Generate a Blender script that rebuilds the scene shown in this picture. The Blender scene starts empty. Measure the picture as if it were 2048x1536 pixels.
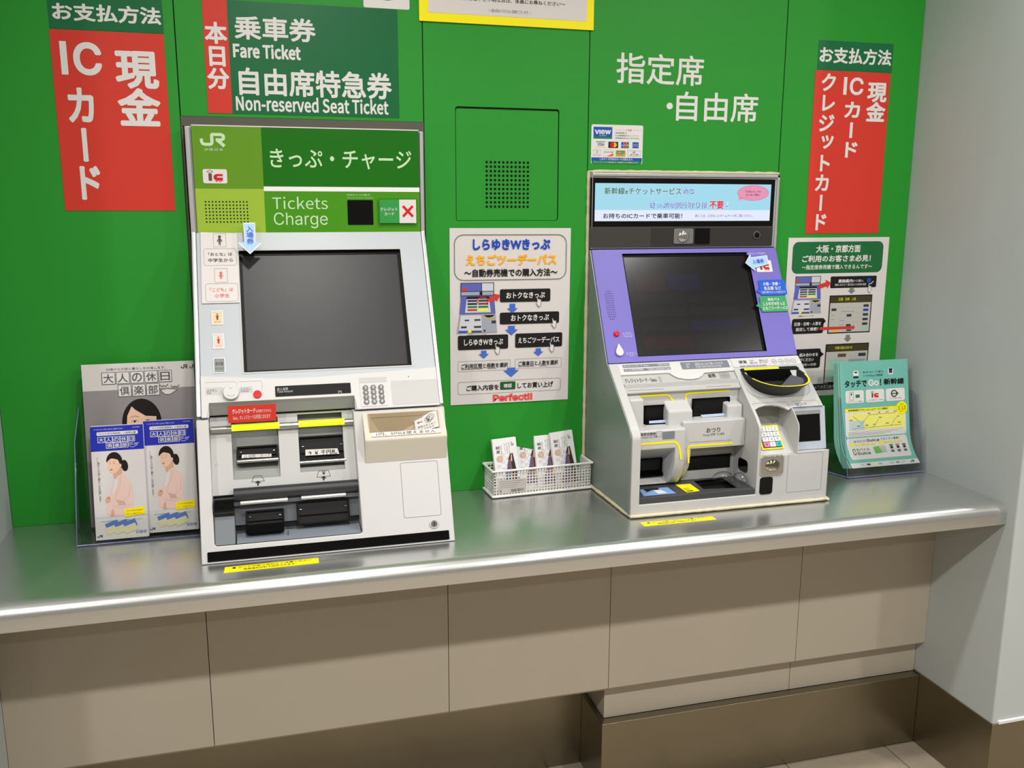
import bpy, bmesh, math, random
from mathutils import Vector, Matrix
from math import sin, cos, pi, radians, sqrt, atan2

SC = bpy.context.scene
COL = SC.collection
random.seed(4)

# ------------------------------------------------------------------ camera, world, lights, exposure
cam_d = bpy.data.cameras.new('camera')
cam = bpy.data.objects.new('camera', cam_d); COL.objects.link(cam); SC.camera = cam
cam_d.sensor_fit = 'HORIZONTAL'; cam_d.sensor_width = 36.0
cam_d.lens = 36.0 * 1826.707 / 2048.0
cam_d.clip_start = 0.02
cam.matrix_world = Matrix([[0.963698, 0.049341, -0.262396, 0.540652], [-0.266979, 0.188857, -0.945016, -2.105945], [0.002927, 0.980764, 0.195174, 0.696301], [0, 0, 0, 1]])

world = bpy.data.worlds.new('world'); SC.world = world; world.use_nodes = True
bg = world.node_tree.nodes['Background']
bg.inputs[0].default_value = (1.0, 0.95, 0.86, 1); bg.inputs[1].default_value = 0.30

SC.view_settings.view_transform = 'Standard'
SC.view_settings.look = 'None'
SC.view_settings.gamma = 1.0
SC.view_settings.use_curve_mapping = False
SC.view_settings.exposure = -0.12
SC.cycles.max_bounces = 8
SC.cycles.transparent_max_bounces = 16
SC.cycles.sample_clamp_indirect = 4.0
SC.cycles.caustics_reflective = False
SC.cycles.caustics_refractive = False
SC.cycles.use_denoising = True

def lamp(x, y, z, power, size, colr, spread=160):
    l = bpy.data.lights.new('ceiling_downlight', 'AREA'); l.shape = 'DISK'; l.size = size
    l.energy = power; l.color = colr; l.spread = radians(spread)
    o = bpy.data.objects.new('ceiling_downlight', l); COL.objects.link(o); o.location = (x, y, z)
    return o
CEIL = 1.78
WARM = (1.0, 0.975, 0.935)
for lx in (-0.55, 0.70, 1.95, 3.20):
    lamp(lx, -0.85, CEIL - 0.03, 10.5, 0.11, WARM)
for lx in (-0.55, 0.70, 1.95, 3.20):
    lamp(lx, -2.05, CEIL - 0.03, 25, 0.12, WARM)
for lx in (-0.55, 0.70, 1.95, 3.20):
    lamp(lx, -3.7, CEIL - 0.03, 9, 0.15, WARM)

# ------------------------------------------------------------------ helpers
def lin(c):
    c = c / 255.0
    return c / 12.92 if c <= 0.04045 else ((c + 0.055) / 1.055) ** 2.4
MATS = {}
def mat(name, rgb, rough=0.5, metal=0.0, spec=0.3, emit=0.0, coat=0.0, alpha=None, noise=0.0, nscale=40, bump=0.0, aniso=0.0, stretch=(1, 1, 1), trans=0.0, ior=1.5):
    if name in MATS: return MATS[name]
    m = bpy.data.materials.new(name); m.use_nodes = True
    nt = m.node_tree; b = nt.nodes['Principled BSDF']
    c = (lin(rgb[0]), lin(rgb[1]), lin(rgb[2]), 1)
    b.inputs['Base Color'].default_value = c
    b.inputs['Roughness'].default_value = rough
    b.inputs['Metallic'].default_value = metal
    b.inputs['Specular IOR Level'].default_value = spec
    b.inputs['Coat Weight'].default_value = coat
    b.inputs['Coat Roughness'].default_value = 0.08
    b.inputs['Anisotropic'].default_value = aniso
    if trans:
        b.inputs['Transmission Weight'].default_value = trans; b.inputs['IOR'].default_value = ior
    if emit:
        if name.startswith('lit_'): b.inputs['Base Color'].default_value = (0.01, 0.01, 0.012, 1)
        b.inputs['Emission Color'].default_value = c; b.inputs['Emission Strength'].default_value = emit
    if alpha is not None: b.inputs['Alpha'].default_value = alpha
    if noise or bump:
        tc = nt.nodes.new('ShaderNodeTexCoord'); mp = nt.nodes.new('ShaderNodeMapping')
        mp.inputs['Scale'].default_value = stretch
        nt.links.new(tc.outputs['Object'], mp.inputs['Vector'])
        n = nt.nodes.new('ShaderNodeTexNoise'); n.inputs['Scale'].default_value = nscale; n.inputs['Detail'].default_value = 5
        nt.links.new(mp.outputs['Vector'], n.inputs['Vector'])
        if noise:
            mx = nt.nodes.new('ShaderNodeMix'); mx.data_type = 'RGBA'
            lo = tuple(max(0, v * (1 - noise)) for v in c[:3]) + (1,); hi = tuple(min(1, v * (1 + noise)) for v in c[:3]) + (1,)
            mx.inputs[6].default_value = lo; mx.inputs[7].default_value = hi
            nt.links.new(n.outputs['Fac'], mx.inputs[0]); nt.links.new(mx.outputs[2], b.inputs['Base Color'])
            mr = nt.nodes.new('ShaderNodeMapRange'); mr.inputs[3].default_value = max(0, rough - noise * 0.25); mr.inputs[4].default_value = min(1, rough + noise * 0.25)
            nt.links.new(n.outputs['Fac'], mr.inputs[0]); nt.links.new(mr.outputs[0], b.inputs['Roughness'])
        if bump:
            bp = nt.nodes.new('ShaderNodeBump'); bp.inputs['Strength'].default_value = bump; bp.inputs['Distance'].default_value = 0.001
            nt.links.new(n.outputs['Fac'], bp.inputs['Height']); nt.links.new(bp.outputs[0], b.inputs['Normal'])
    MATS[name] = m
    return m

class Fr:
    def __init__(s, O, U, V):
        s.O = Vector(O); s.U = Vector(U).normalized(); s.V = Vector(V).normalized(); s.N = s.U.cross(s.V)
    def pt(s, u, v, w=0.0): return s.O + s.U * u + s.V * v + s.N * w
def slope(y0, z0, y1, z1):
    """frame across the machine fronts: u is world x, v climbs from the low edge (y0,z0) to the high edge (y1,z1)"""
    return Fr((0, y0, z0), (1, 0, 0), (0, y1 - y0, z1 - z0))
F_W = Fr((0, 0, 0), (1, 0, 0), (0, 0, 1))
F_K = Fr((0, 0, 0), (1, 0, 0), (0, 1, 0))
F_H1 = Fr((0, -0.028, 0), (1, 0, 0), (0, 0, 1))
F_S1 = Fr((0, -0.2286, 0.269), (1, 0, 0), (0, 0.2006, 0.362))
F_L1 = Fr((0, -0.3295, 0), (1, 0, 0), (0, 0.1009, 0.269))
F_N1 = Fr((0, -0.236, 0), (1, 0, 0), (0, 0, 1))
F_R1 = Fr((0, -0.2995, 0), (1, 0, 0), (0, 0.1009, 0.269))
F_D1 = Fr((0, -0.2795, 0), (1, 0, 0), (0, 0.1009, 0.269))
F_H2 = Fr((0, -0.012, 0), (1, 0, 0), (0, 0, 1))
F_S2 = Fr((0, -0.141, 0.326), (1, 0, 0), (0, 0.129, 0.259))
F_A2 = Fr((0, -0.283, 0.205), (1, 0, 0), (0, 0.142, 0.121))
F_B2 = Fr((0, -0.296, 0), (1, 0, 0), (0, 0, 1))
F_U2 = Fr((0, -0.195, 0), (1, 0, 0), (0, 0, 1))
F_PF = Fr((0, -0.226, 0), (1, 0, 0), (0, 0, 1))
F_P2 = Fr((0, -0.235, 0), (1, 0, 0), (0, 0, 1))
F_L2 = Fr((0, -0.25, 0), (1, 0, 0), (0, 0, 1))
F_T2 = Fr((0, 0, 0.042), (1, 0, 0), (0, 1, 0))
F_RIM = Fr((0, -0.275, 0.279), (1, 0, 0), (0, 0.103, 0.0195))
F_DV = Fr((1.633, 0, 0), (0, -1, 0), (0, 0, 1))
F_KP = Fr((0, -0.283, 0.122), (1, 0, 0), (0, 0.051, 0.056))
F_Q2 = Fr((0, -0.281, 0.12), (1, 0, 0), (0, 0.019, 0.105))
F_C2 = Fr((0, -0.19, 0), (1, 0, 0), (0, 0, 1))
F_PA = Fr((0, -0.075, 0.008), (1, 0, 0), (0, 0.045, 0.349))
F_LF = Fr((0, -0.152, 0.006), (1, 0, 0), (0, 0.04, 0.229))
F_LG = Fr((0, -0.142, 0.006), (1, 0, 0), (0, 0.04, 0.234))
F_AR = Fr((0, -0.088, 0.565), (1, 0, 0), (0, 0.0515, 0.085))
F_TE = Fr((0, -0.135, 0.02), (1, 0, 0), (0, 0.05, 0.277))
F_BK = Fr((0, -0.062, 0.006), (1, 0, 0), (0, 0.032, 0.114))
F_CP = Fr((0, -0.2141, 0), (1, 0, 0), (0, 0, 1))

class MB:
    def __init__(s): s.v = []; s.f = []; s.m = []; s.cur = 0; s.mats = []
    def use(s, m):
        if m not in s.mats: s.mats.append(m)
        s.cur = s.mats.index(m); return s
    def add(s, vs, fs):
        k = len(s.v); s.v += [tuple(p) for p in vs]
        for f in fs: s.f.append([i + k for i in f]); s.m.append(s.cur)
        return s
    def hexa(s, P):
        return s.add(P, [(0, 3, 2, 1), (4, 5, 6, 7), (0, 1, 5, 4), (1, 2, 6, 5), (2, 3, 7, 6), (3, 0, 4, 7)])
    def box(s, F, r, w0, w1):
        l, b, rr, t = r
        return s.hexa([F.pt(l, b, w0), F.pt(rr, b, w0), F.pt(rr, t, w0), F.pt(l, t, w0), F.pt(l, b, w1), F.pt(rr, b, w1), F.pt(rr, t, w1), F.pt(l, t, w1)])
    def wbox(s, x0, x1, y0, y1, z0, z1):
        return s.hexa([Vector(p) for p in ((x0, y0, z0), (x1, y0, z0), (x1, y1, z0), (x0, y1, z0), (x0, y0, z1), (x1, y0, z1), (x1, y1, z1), (x0, y1, z1))])
    def poly(s, F, pts, w=0.0):
        return s.add([F.pt(p[0], p[1], w) for p in pts], [tuple(range(len(pts)))])
    def prism(s, F, pts, w0, w1):
        a = sum(pts[i][0] * pts[(i + 1) % len(pts)][1] - pts[(i + 1) % len(pts)][0] * pts[i][1] for i in range(len(pts)))
        if a < 0: pts = list(pts)[::-1]
        n = len(pts)
        vs = [F.pt(p[0], p[1], w0) for p in pts] + [F.pt(p[0], p[1], w1) for p in pts]
        return s.add(vs, [tuple(range(n))[::-1], tuple(range(n, 2 * n))] + [(i, (i + 1) % n, (i + 1) % n + n, i + n) for i in range(n)])
    def xprism(s, pts, x0, x1):
        """profile in (y, z) drawn out along x"""
        return s.prism(Fr((0, 0, 0), (0, 1, 0), (0, 0, 1)), pts, x0, x1)
    def ring(s, F, outer, inner, w0, w1):
        n = len(outer)
        vs = []
        for w in (w0, w1):
            vs += [F.pt(p[0], p[1], w) for p in outer]; vs += [F.pt(p[0], p[1], w) for p in inner]
        fs = []
        for i in range(n):
            j = (i + 1) % n
            fs.append((2 * n + i, 2 * n + j, 3 * n + j, 3 * n + i))
            if w0 != w1:
                fs.append((j, i, n + i, n + j)); fs.append((i, j, 2 * n + j, 2 * n + i)); fs.append((n + j, n + i, 3 * n + i, 3 * n + j))
        return s.add(vs, fs)
    def stroke(s, F, pts, wd, w=0.0, closed=False):
        """flat ribbon along a line"""
        if isinstance(pts[0], float): pts = [(pts[0], pts[3]), (pts[2], pts[1])]
        P = [Vector((p[0], p[1])) for p in pts]; n = len(P); L = []; R = []
        for i in range(n):
            a = P[i - 1] if (i > 0 or closed) else P[i]; b = P[(i + 1) % n] if (i < n - 1 or closed) else P[i]
            if i == 0 and not closed: a = P[0]
            d1 = (P[i] - a); d2 = (b - P[i])
            d1 = d1.normalized() if d1.length > 1e-9 else d2.normalized(); d2 = d2.normalized() if d2.length > 1e-9 else d1
            t = (d1 + d2); t = t.normalized() if t.length > 1e-6 else d1
            nn = Vector((-t.y, t.x)); k = max(0.4, nn.dot(Vector((-d1.y, d1.x))))
            L.append(P[i] + nn * wd / 2 / k); R.append(P[i] - nn * wd / 2 / k)
        vs = [F.pt(p.x, p.y, w) for p in L] + [F.pt(p.x, p.y, w) for p in R]
        m = n if closed else n - 1
        return s.add(vs, [(i, i + n, (i + 1) % n + n, (i + 1) % n) for i in range(m)])
    def cyl(s, p0, p1, r0, r1=None, n=20, cap=True):
        p0 = Vector(p0); p1 = Vector(p1); r1 = r0 if r1 is None else r1
        d = (p1 - p0).normalized(); a = d.orthogonal().normalized(); b = d.cross(a)
        vs = [p0 + (a * cos(2 * pi * i / n) + b * sin(2 * pi * i / n)) * r0 for i in range(n)] + [p1 + (a * cos(2 * pi * i / n) + b * sin(2 * pi * i / n)) * r1 for i in range(n)]
        fs = [(i, (i + 1) % n, (i + 1) % n + n, i + n) for i in range(n)]
        if cap: fs += [tuple(range(n))[::-1], tuple(range(n, 2 * n))]
        return s.add(vs, fs)
    def dome(s, F, c, r, h, n=20, k=5, w=0.0, ry=None):
        ry = ry or r
        vs = []; fs = []
        for j in range(k):
            a = pi / 2 * j / k
            for i in range(n):
                t = 2 * pi * i / n
                vs.append(F.pt(c[0] + r * cos(a) * cos(t), c[1] + ry * cos(a) * sin(t), w + h * sin(a)))
        vs.append(F.pt(c[0], c[1], w + h))
        for j in range(k - 1):
            for i in range(n): fs.append((j * n + i, j * n + (i + 1) % n, (j + 1) * n + (i + 1) % n, (j + 1) * n + i))
        for i in range(n): fs.append(((k - 1) * n + i, (k - 1) * n + (i + 1) % n, k * n))
        return s.add(vs, fs)
    def mesh(s, name, smooth=None):
        me = bpy.data.meshes.new(name); me.from_pydata(s.v, [], s.f)
        for m in s.mats: me.materials.append(m)
        for p, i in zip(me.polygons, s.m): p.material_index = i
        me.update()
        if smooth:
            me.polygons.foreach_set('use_smooth', [True] * len(me.polygons)); me.set_sharp_from_angle(angle=radians(smooth))
        return me
    def build(s, name, parent=None, bevel=0.0, seg=2, smooth=None, weld=False):
        me = s.mesh(name, smooth)
        o = bpy.data.objects.new(name, me); COL.objects.link(o)
        if parent is not None: o.parent = parent
        if bevel:
            bm = bmesh.new(); bm.from_mesh(me); bmesh.ops.recalc_face_normals(bm, faces=bm.faces); bm.to_mesh(me); bm.free()
            b = o.modifiers.new('bevel', 'BEVEL'); b.width = bevel; b.segments = seg; b.limit_method = 'ANGLE'; b.angle_limit = radians(32); b.harden_normals = False
            me.polygons.foreach_set('use_smooth', [True] * len(me.polygons)); me.set_sharp_from_angle(angle=radians(60))
            o.modifiers.new('wn', 'WEIGHTED_NORMAL')
        return o
def q(m): b = MB(); b.use(m); return b
def thing(name, label=None, cat=None, group=None, kind=None, loc=(0, 0, 0)):
    o = bpy.data.objects.new(name, None); COL.objects.link(o); o.empty_display_size = 0.05
    return tag(o, label, cat, group, kind)
def tag(o, label=None, cat=None, group=None, kind=None):
    if label: o['label'] = label
    if cat: o['category'] = cat
    if group: o['group'] = group
    if kind: o['kind'] = kind
    return o
def rr(r, rad, n=5):
    l, b, rt, t = r; P = []
    for cx, cy, a0 in ((rt - rad, t - rad, 0), (l + rad, t - rad, 90), (l + rad, b + rad, 180), (rt - rad, b + rad, 270)):
        for i in range(n + 1):
            a = radians(a0 + 90 * i / n); P.append((cx + rad * cos(a), cy + rad * sin(a)))
    return P
def ell(c, rx, ry=None, n=24, a0=0):
    ry = rx if ry is None else ry
    return [(c[0] + rx * cos(2 * pi * i / n + a0), c[1] + ry * sin(2 * pi * i / n + a0)) for i in range(n)]
def inset(r, d): return (r[0] + d, r[1] + d, r[2] - d, r[3] - d)
def cut(o, cutters):
    """boolean the cutter meshes out of o, then drop them"""
    tmp = []
    bevs = [m for m in o.modifiers]
    for mb in cutters:
        me = mb.mesh('cutter'); bm = bmesh.new(); bm.from_mesh(me); bmesh.ops.recalc_face_normals(bm, faces=bm.faces); bm.to_mesh(me); bm.free()
        c = bpy.data.objects.new('cutter', me); COL.objects.link(c); tmp.append(c)
        m = o.modifiers.new('cut', 'BOOLEAN'); m.operation = 'DIFFERENCE'; m.solver = 'EXACT'; m.material_mode = 'TRANSFER'; m.object = c
    dg = bpy.context.evaluated_depsgraph_get(); dg.update()
    me = bpy.data.meshes.new_from_object(o.evaluated_get(dg)); me.name = o.name
    o.modifiers.clear(); o.data = me
    for c in tmp: bpy.data.objects.remove(c)
    return o
def bev(o, w, seg=2, ang=32):
    me = o.data
    b = o.modifiers.new('bevel', 'BEVEL'); b.width = w; b.segments = seg; b.limit_method = 'ANGLE'; b.angle_limit = radians(ang); b.use_clamp_overlap = True
    me.polygons.foreach_set('use_smooth', [True] * len(me.polygons)); me.set_sharp_from_angle(angle=radians(50))
    o.modifiers.new('wn', 'WEIGHTED_NORMAL')
    return o

# ---- lettering: glyph outlines of Blender's own font, turned into flat mesh print
GL = {}
try:
    import os
    NOTO = bpy.data.fonts.load(os.path.join(bpy.utils.system_resource('DATAFILES'), 'fonts', 'Noto Sans CJK Regular.woff2'))
    LATIN = bpy.data.fonts.load(os.path.join(bpy.utils.system_resource('DATAFILES'), 'fonts', 'Inter.woff2'))
except Exception:
    LATIN = NOTO = None
def glyphs(s, bold):
    k = (s, bold)
    if k not in GL:
        cu = bpy.data.curves.new('t', 'FONT'); cu.body = s; cu.dimensions = '2D'; cu.resolution_u = 2 if len(s) > 8 else 3
        if LATIN and all(ord(c) < 0x250 for c in s): cu.font = NOTO if ('k' in s or s == 'IC') else LATIN
        o = bpy.data.objects.new('t', cu); COL.objects.link(o)
        dg = bpy.context.evaluated_depsgraph_get(); dg.update()
        me = bpy.data.meshes.new_from_object(o.evaluated_get(dg))
        V = [(v.co.x, v.co.y, 0.0) for v in me.vertices]; F_ = [tuple(p.vertices) for p in me.polygons]
        bpy.data.objects.remove(o); bpy.data.curves.remove(cu); bpy.data.meshes.remove(me)
        if bold > 0.011:      # embolden by laying the glyph down several times, a hair apart
            n = len(V); V0, F0 = V, F_; V = []; F_ = []
            nd = 12 if len(s) < 7 else (8 if len(s) < 14 else 5); e = bold * (1.0 if nd > 5 else .9)
            for i, (dx, dy) in enumerate([(e * cos(2 * pi * (k_ + .5) / nd), e * sin(2 * pi * (k_ + .5) / nd)) for k_ in range(nd)]):
                V += [(x + dx, y + dy, i * 0.00001) for x, y, _ in V0]; F_ += [tuple(j + i * n for j in f) for f in F0]
        xs = [v[0] for v in V] or [0, 1]; ys = [v[1] for v in V] or [0, 1]
        GL[k] = (V, F_, (min(xs), min(ys), max(xs), max(ys)))
    return GL[k]
def text(mb, F, s, r, m, bold=0.02, w=0.0006, rot=0):
    """fit the ink of s into the rectangle r = (left, bottom, right, top) of frame F; rot is in degrees about its centre"""
    if s == 'IC':      # plain bar for the I, round C
        k = (r[2] - r[0]); mb.use(m).box(F, (r[0], r[1], r[0] + k * .165, r[3]), w - .0001, w)
        return text(mb, F, 'C', (r[0] + k * .31, r[1], r[2], r[3]), m, bold, w)
    V, Fs, (x0, y0, x1, y1) = glyphs(s, bold)
    sx = (r[2] - r[0]) / (x1 - x0); sy = (r[3] - r[1]) / (y1 - y0)
    P = [(r[0] + (x - x0) * sx, r[1] + (y - y0) * sy, z) for x, y, z in V]
    if rot:
        cx = (r[0] + r[2]) / 2; cy = (r[1] + r[3]) / 2; c, s_ = cos(radians(rot)), sin(radians(rot))
        P = [(cx + (x - cx) * c - (y - cy) * s_, cy + (x - cx) * s_ + (y - cy) * c, z) for x, y, z in P]
    mb.use(m); mb.add([F.pt(x, y, w + z) for x, y, z in P], Fs)
def column(mb, F, s, r, m, bold=0.02, w=0.0006, gap=0.06):
    """write s downwards in equal cells, the long-vowel bar turned upright"""
    n = len(s); l, b, rt, t = r; h = (t - b) / n
    _, _, (x0, y0, x1, y1) = glyphs('国', bold)
    for i, ch in enumerate(s):
        if ch == ' ': continue
        V, Fs, (gx0, gy0, gx1, gy1) = glyphs(ch, bold)
        ct = t - i * h; cw = rt - l; ch_ = h * (1 - gap)
        if ch in 'ー〜':
            cx = (gx0 + gx1) / 2; cy = (gy0 + gy1) / 2
            P = [((y - cy), -(x - cx), z) for x, y, z in V]
            P = [(l + cw / 2 + x * cw / (x1 - x0), ct - h / 2 + y * ch_ / (y1 - y0), z) for x, y, z in P]
        else:
            ox = 0.0
            P = [(l + (x - x0) / (x1 - x0) * cw + (cw * 0.15 if ch in 'ッっャゃ' else 0), ct - h + (h - ch_) / 2 + (y - y0) / (y1 - y0) * ch_ + (ch_ * 0.2 if ch in 'ッっャゃ' else 0), z) for x, y, z in V]
        mb.use(m); mb.add([F.pt(x, y, w + z) for x, y, z in P], Fs)
def sub(r, a, b, c, d):
    """part of rectangle r given as fractions, a,b = left,right from the left; c,d = top,bottom from the top"""
    W = r[2] - r[0]; H = r[3] - r[1]
    return (r[0] + a * W, r[3] - d * H, r[0] + b * W, r[3] - c * H)
def rp(r, x, y): return (r[0] + x * (r[2] - r[0]), r[3] - y * (r[3] - r[1]))
def arrow(p0, p1, wd, hw, hl):
    a = Vector(p0); b = Vector(p1); d = (b - a).normalized(); n = Vector((-d.y, d.x)); e = b - d * hl
    return [tuple(v) for v in (a + n * wd / 2, a - n * wd / 2, e - n * wd / 2, e - n * hw / 2, b, e + n * hw / 2, e + n * wd / 2)]
def jr_logo(mb, F, r, m, w=0.0006):
    """the railway's monogram: a J whose hook runs into an R"""
    S = lambda pts, k=0.13: mb.use(m).stroke(F, [rp(r, x, y) for x, y in pts], k * (r[2] - r[0]), w)
    S([(0.04, 0.42), (0.04, 0.66), (0.08, 0.80), (0.16, 0.86), (0.38, 0.86), (0.44, 0.80), (0.46, 0.70), (0.46, 0.07)], 0.13)
    w += .00008
    S([(0.44, 0.09), (0.84, 0.09), (0.92, 0.16), (0.94, 0.28), (0.92, 0.42), (0.84, 0.50), (0.62, 0.50)], 0.13)
    w += .00008
    S([(0.64, 0.46), (0.96, 0.98)], 0.14)
def ic_logo(mb, F, r, w, mr, mbn):
    """the 'ic' train emblem on the white plate r"""
    mb.use(mbn).poly(F, [rp(r, x, y) for x, y in ((.23, .30), (.37, .30), (.37, .82), (.23, .82))], w)
    mb.use(mbn).stroke(F, [rp(r, x, y) for x, y in ((.17, .18), (.29, .07), (.42, .18), (.29, .27))], 0.02 * (r[2] - r[0]), w, True)
    o_ = [(.82, .34), (.55, .34), (.46, .42), (.43, .56), (.46, .72), (.56, .80), (.82, .80)]
    mb.use(mr).poly(F, [rp(r, x, y) for x, y in o_], w)
    mb.use(MATS['white_print']).poly(F, [rp(r, x, y) for x, y in ((.84, .50), (.60, .50), (.57, .545), (.60, .59), (.84, .59))], w + .0003)
    for cx in (.56, .72):
        c = rp(r, cx, .82); mb.use(mr).poly(F, ell(c, .05 * (r[2] - r[0]), n=12), w + .0002)
        mb.use(MATS['white_print']).poly(F, ell(c, .02 * (r[2] - r[0]), n=10), w + .0004)
def hand(mb, F, c, s, w):
    """white pointing hand, outlined"""
    o = [(-.42, .98), (-.30, .98), (-.10, .45), (-.08, .62), (.02, .62), (.05, .42), (.10, .60), (.20, .58), (.22, .40), (.30, .52), (.38, .48), (.42, .0), (.30, -.45), (.34, -.62), (-.06, -.95), (-.12, -.70), (-.42, -.35), (-.52, .05), (-.40, .12), (-.26, -.05)]
    P = [(c[0] + x * s, c[1] + y * s) for x, y in o]
    mb.use(MATS['white_print']).poly(F, P, w); mb.use(MATS['grey_print']).stroke(F, P, s * .07, w + .0001, True)
def smallprint(mb, F, s, r, m, w=0.0006): text(mb, F, s, r, m, 0.01, w)

# ------------------------------------------------------------------ materials
M_GREEN = mat('green_panel_paint', (37, 143, 43), 0.45, spec=0.3, noise=0.05, nscale=3)
M_SEAM = mat('dark_joint', (18, 40, 18), 0.8)
M_WALL = mat('pale_grey_wall', (178, 184, 184), 0.55, noise=0.03, nscale=6, bump=0.05)
M_CEIL = mat('ceiling_white', (215, 214, 210), 0.9)
M_STEEL = mat('brushed_steel', (208, 209, 207), 0.26, metal=0.90, noise=0.06, nscale=3, stretch=(1, 90, 40), bump=0.10)
M_STEEL2 = mat('plinth_steel', (146, 138, 120), 0.32, metal=1.0, noise=0.10, nscale=5, bump=0.03)
M_CREAM = mat('cream_cladding', (170, 161, 146), 0.5, noise=0.04, nscale=4)
M_TILE = mat('floor_tile_beige', (158, 146, 128), 0.55, noise=0.12, nscale=30, bump=0.1)
M_GROUT = mat('grout', (96, 90, 80), 0.9)
M_LINING = mat('taupe_lining', (92, 88, 80), 0.6)
M_WHITE = mat('machine_white', (208, 207, 207), 0.38)
M_LIGHT = mat('machine_pale_grey', (190, 190, 190), 0.4)
M_BLUEGREY = mat('bezel_blue_grey', (186, 192, 198), 0.38)
M_SILVER = mat('silver_edge', (205, 205, 208), 0.32, metal=0.6)
M_DGREY = mat('slate_grey_plastic', (88, 92, 98), 0.4)
M_MGREY = mat('mid_grey_plastic', (140, 142, 140), 0.42)
M_BLACK = mat('black_plastic', (7, 7, 8), 0.4, spec=0.15)
M_GBLACK = mat('gloss_black', (8, 8, 9), 0.06)
M_SCREEN = mat('switched_off_screen', (24, 24, 26), 0.40, spec=0.42)
M_RIB = mat('satin_black_rib', (4, 4, 5), 0.5, spec=0.05)
M_SCREEN2 = mat('switched_off_screen_dark', (14, 14, 18), 0.22, spec=0.4)
M_CHROME = mat('chrome', (210, 210, 212), 0.14, metal=1.0)
M_ROD = mat('grey_rod', (170, 170, 168), 0.25, metal=0.8)
M_YGLOW = mat('glowing_yellow_cover', (225, 255, 30), 0.4, emit=0.85)
M_PURPLE = mat('purple_panel', (114, 104, 190), 0.42)
M_ZINC = mat('galvanised_side', (138, 148, 142), 0.42, metal=0.35, noise=0.08, nscale=5)
M_CAULK = mat('cream_sealant', (208, 198, 168), 0.7, noise=0.12, nscale=60, bump=0.3)
M_YEL = mat('yellow_print', (248, 236, 10), 0.4)
M_RED = mat('red_print', (208, 58, 46), 0.36)
M_REDB = mat('red_button', (214, 28, 36), 0.2, coat=0.6)
M_PAPER = mat('white_paper', (216, 211, 210), 0.45)
MATS['white_print'] = mat('white_print_ink', (222, 220, 219), 0.45)
MATS['grey_print'] = mat('grey_print_ink', (96, 94, 96), 0.5)
W_ = MATS['white_print']; G_ = MATS['grey_print']
K_ = mat('black_print_ink', (22, 20, 22), 0.5)
M_DG = mat('dark_green_film', (26, 104, 62), 0.3)
M_H1 = mat('leaf_green_print', (98, 148, 34), 0.35, spec=0.25)
M_H2 = mat('lime_green_print', (156, 188, 62), 0.35, spec=0.25)
M_H3 = mat('deep_green_print', (26, 108, 16), 0.35, spec=0.25)
M_H4 = mat('mid_green_print', (72, 146, 26), 0.35, spec=0.25)
M_PGREEN = mat('pale_green_ink', (196, 226, 184), 0.4)
M_BLUE = mat('blue_ink', (24, 72, 190), 0.4)
M_ABLUE = mat('arrow_blue_ink', (60, 100, 200), 0.4)
M_ORANGE = mat('orange_ink', (250, 176, 24), 0.4)
M_SKY = mat('pale_blue_sticker', (164, 200, 240), 0.4)
M_TEAL = mat('teal_print', (112, 182, 170), 0.4, noise=0.06, nscale=30)
M_TEAL2 = mat('pale_teal_edge', (150, 196, 176), 0.5)
M_BRED = mat('logo_red', (200, 30, 34), 0.4)
M_BROWN = mat('logo_brown', (110, 74, 52), 0.4)
def acrylic():
    m = bpy.data.materials.new('clear_acrylic'); m.use_nodes = True; nt = m.node_tree; nt.nodes.clear()
    o = nt.nodes.new('ShaderNodeOutputMaterial'); g = nt.nodes.new('ShaderNodeBsdfGlossy'); t = nt.nodes.new('ShaderNodeBsdfTransparent'); x = nt.nodes.new('ShaderNodeMixShader'); fr = nt.nodes.new('ShaderNodeLayerWeight')
    t.inputs[0].default_value = (0.972, 0.985, 0.982, 1); g.inputs['Roughness'].default_value = 0.05; fr.inputs[0].default_value = 0.12
    nt.links.new(fr.outputs[1], x.inputs[0]); nt.links.new(t.outputs[0], x.inputs[1]); nt.links.new(g.outputs[0], x.inputs[2]); nt.links.new(x.outputs[0], o.inputs[0])
    return m
M_ACR = acrylic()
M_ACRE = mat('acrylic_edge', (120, 122, 176), 0.15, spec=0.6)

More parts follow.
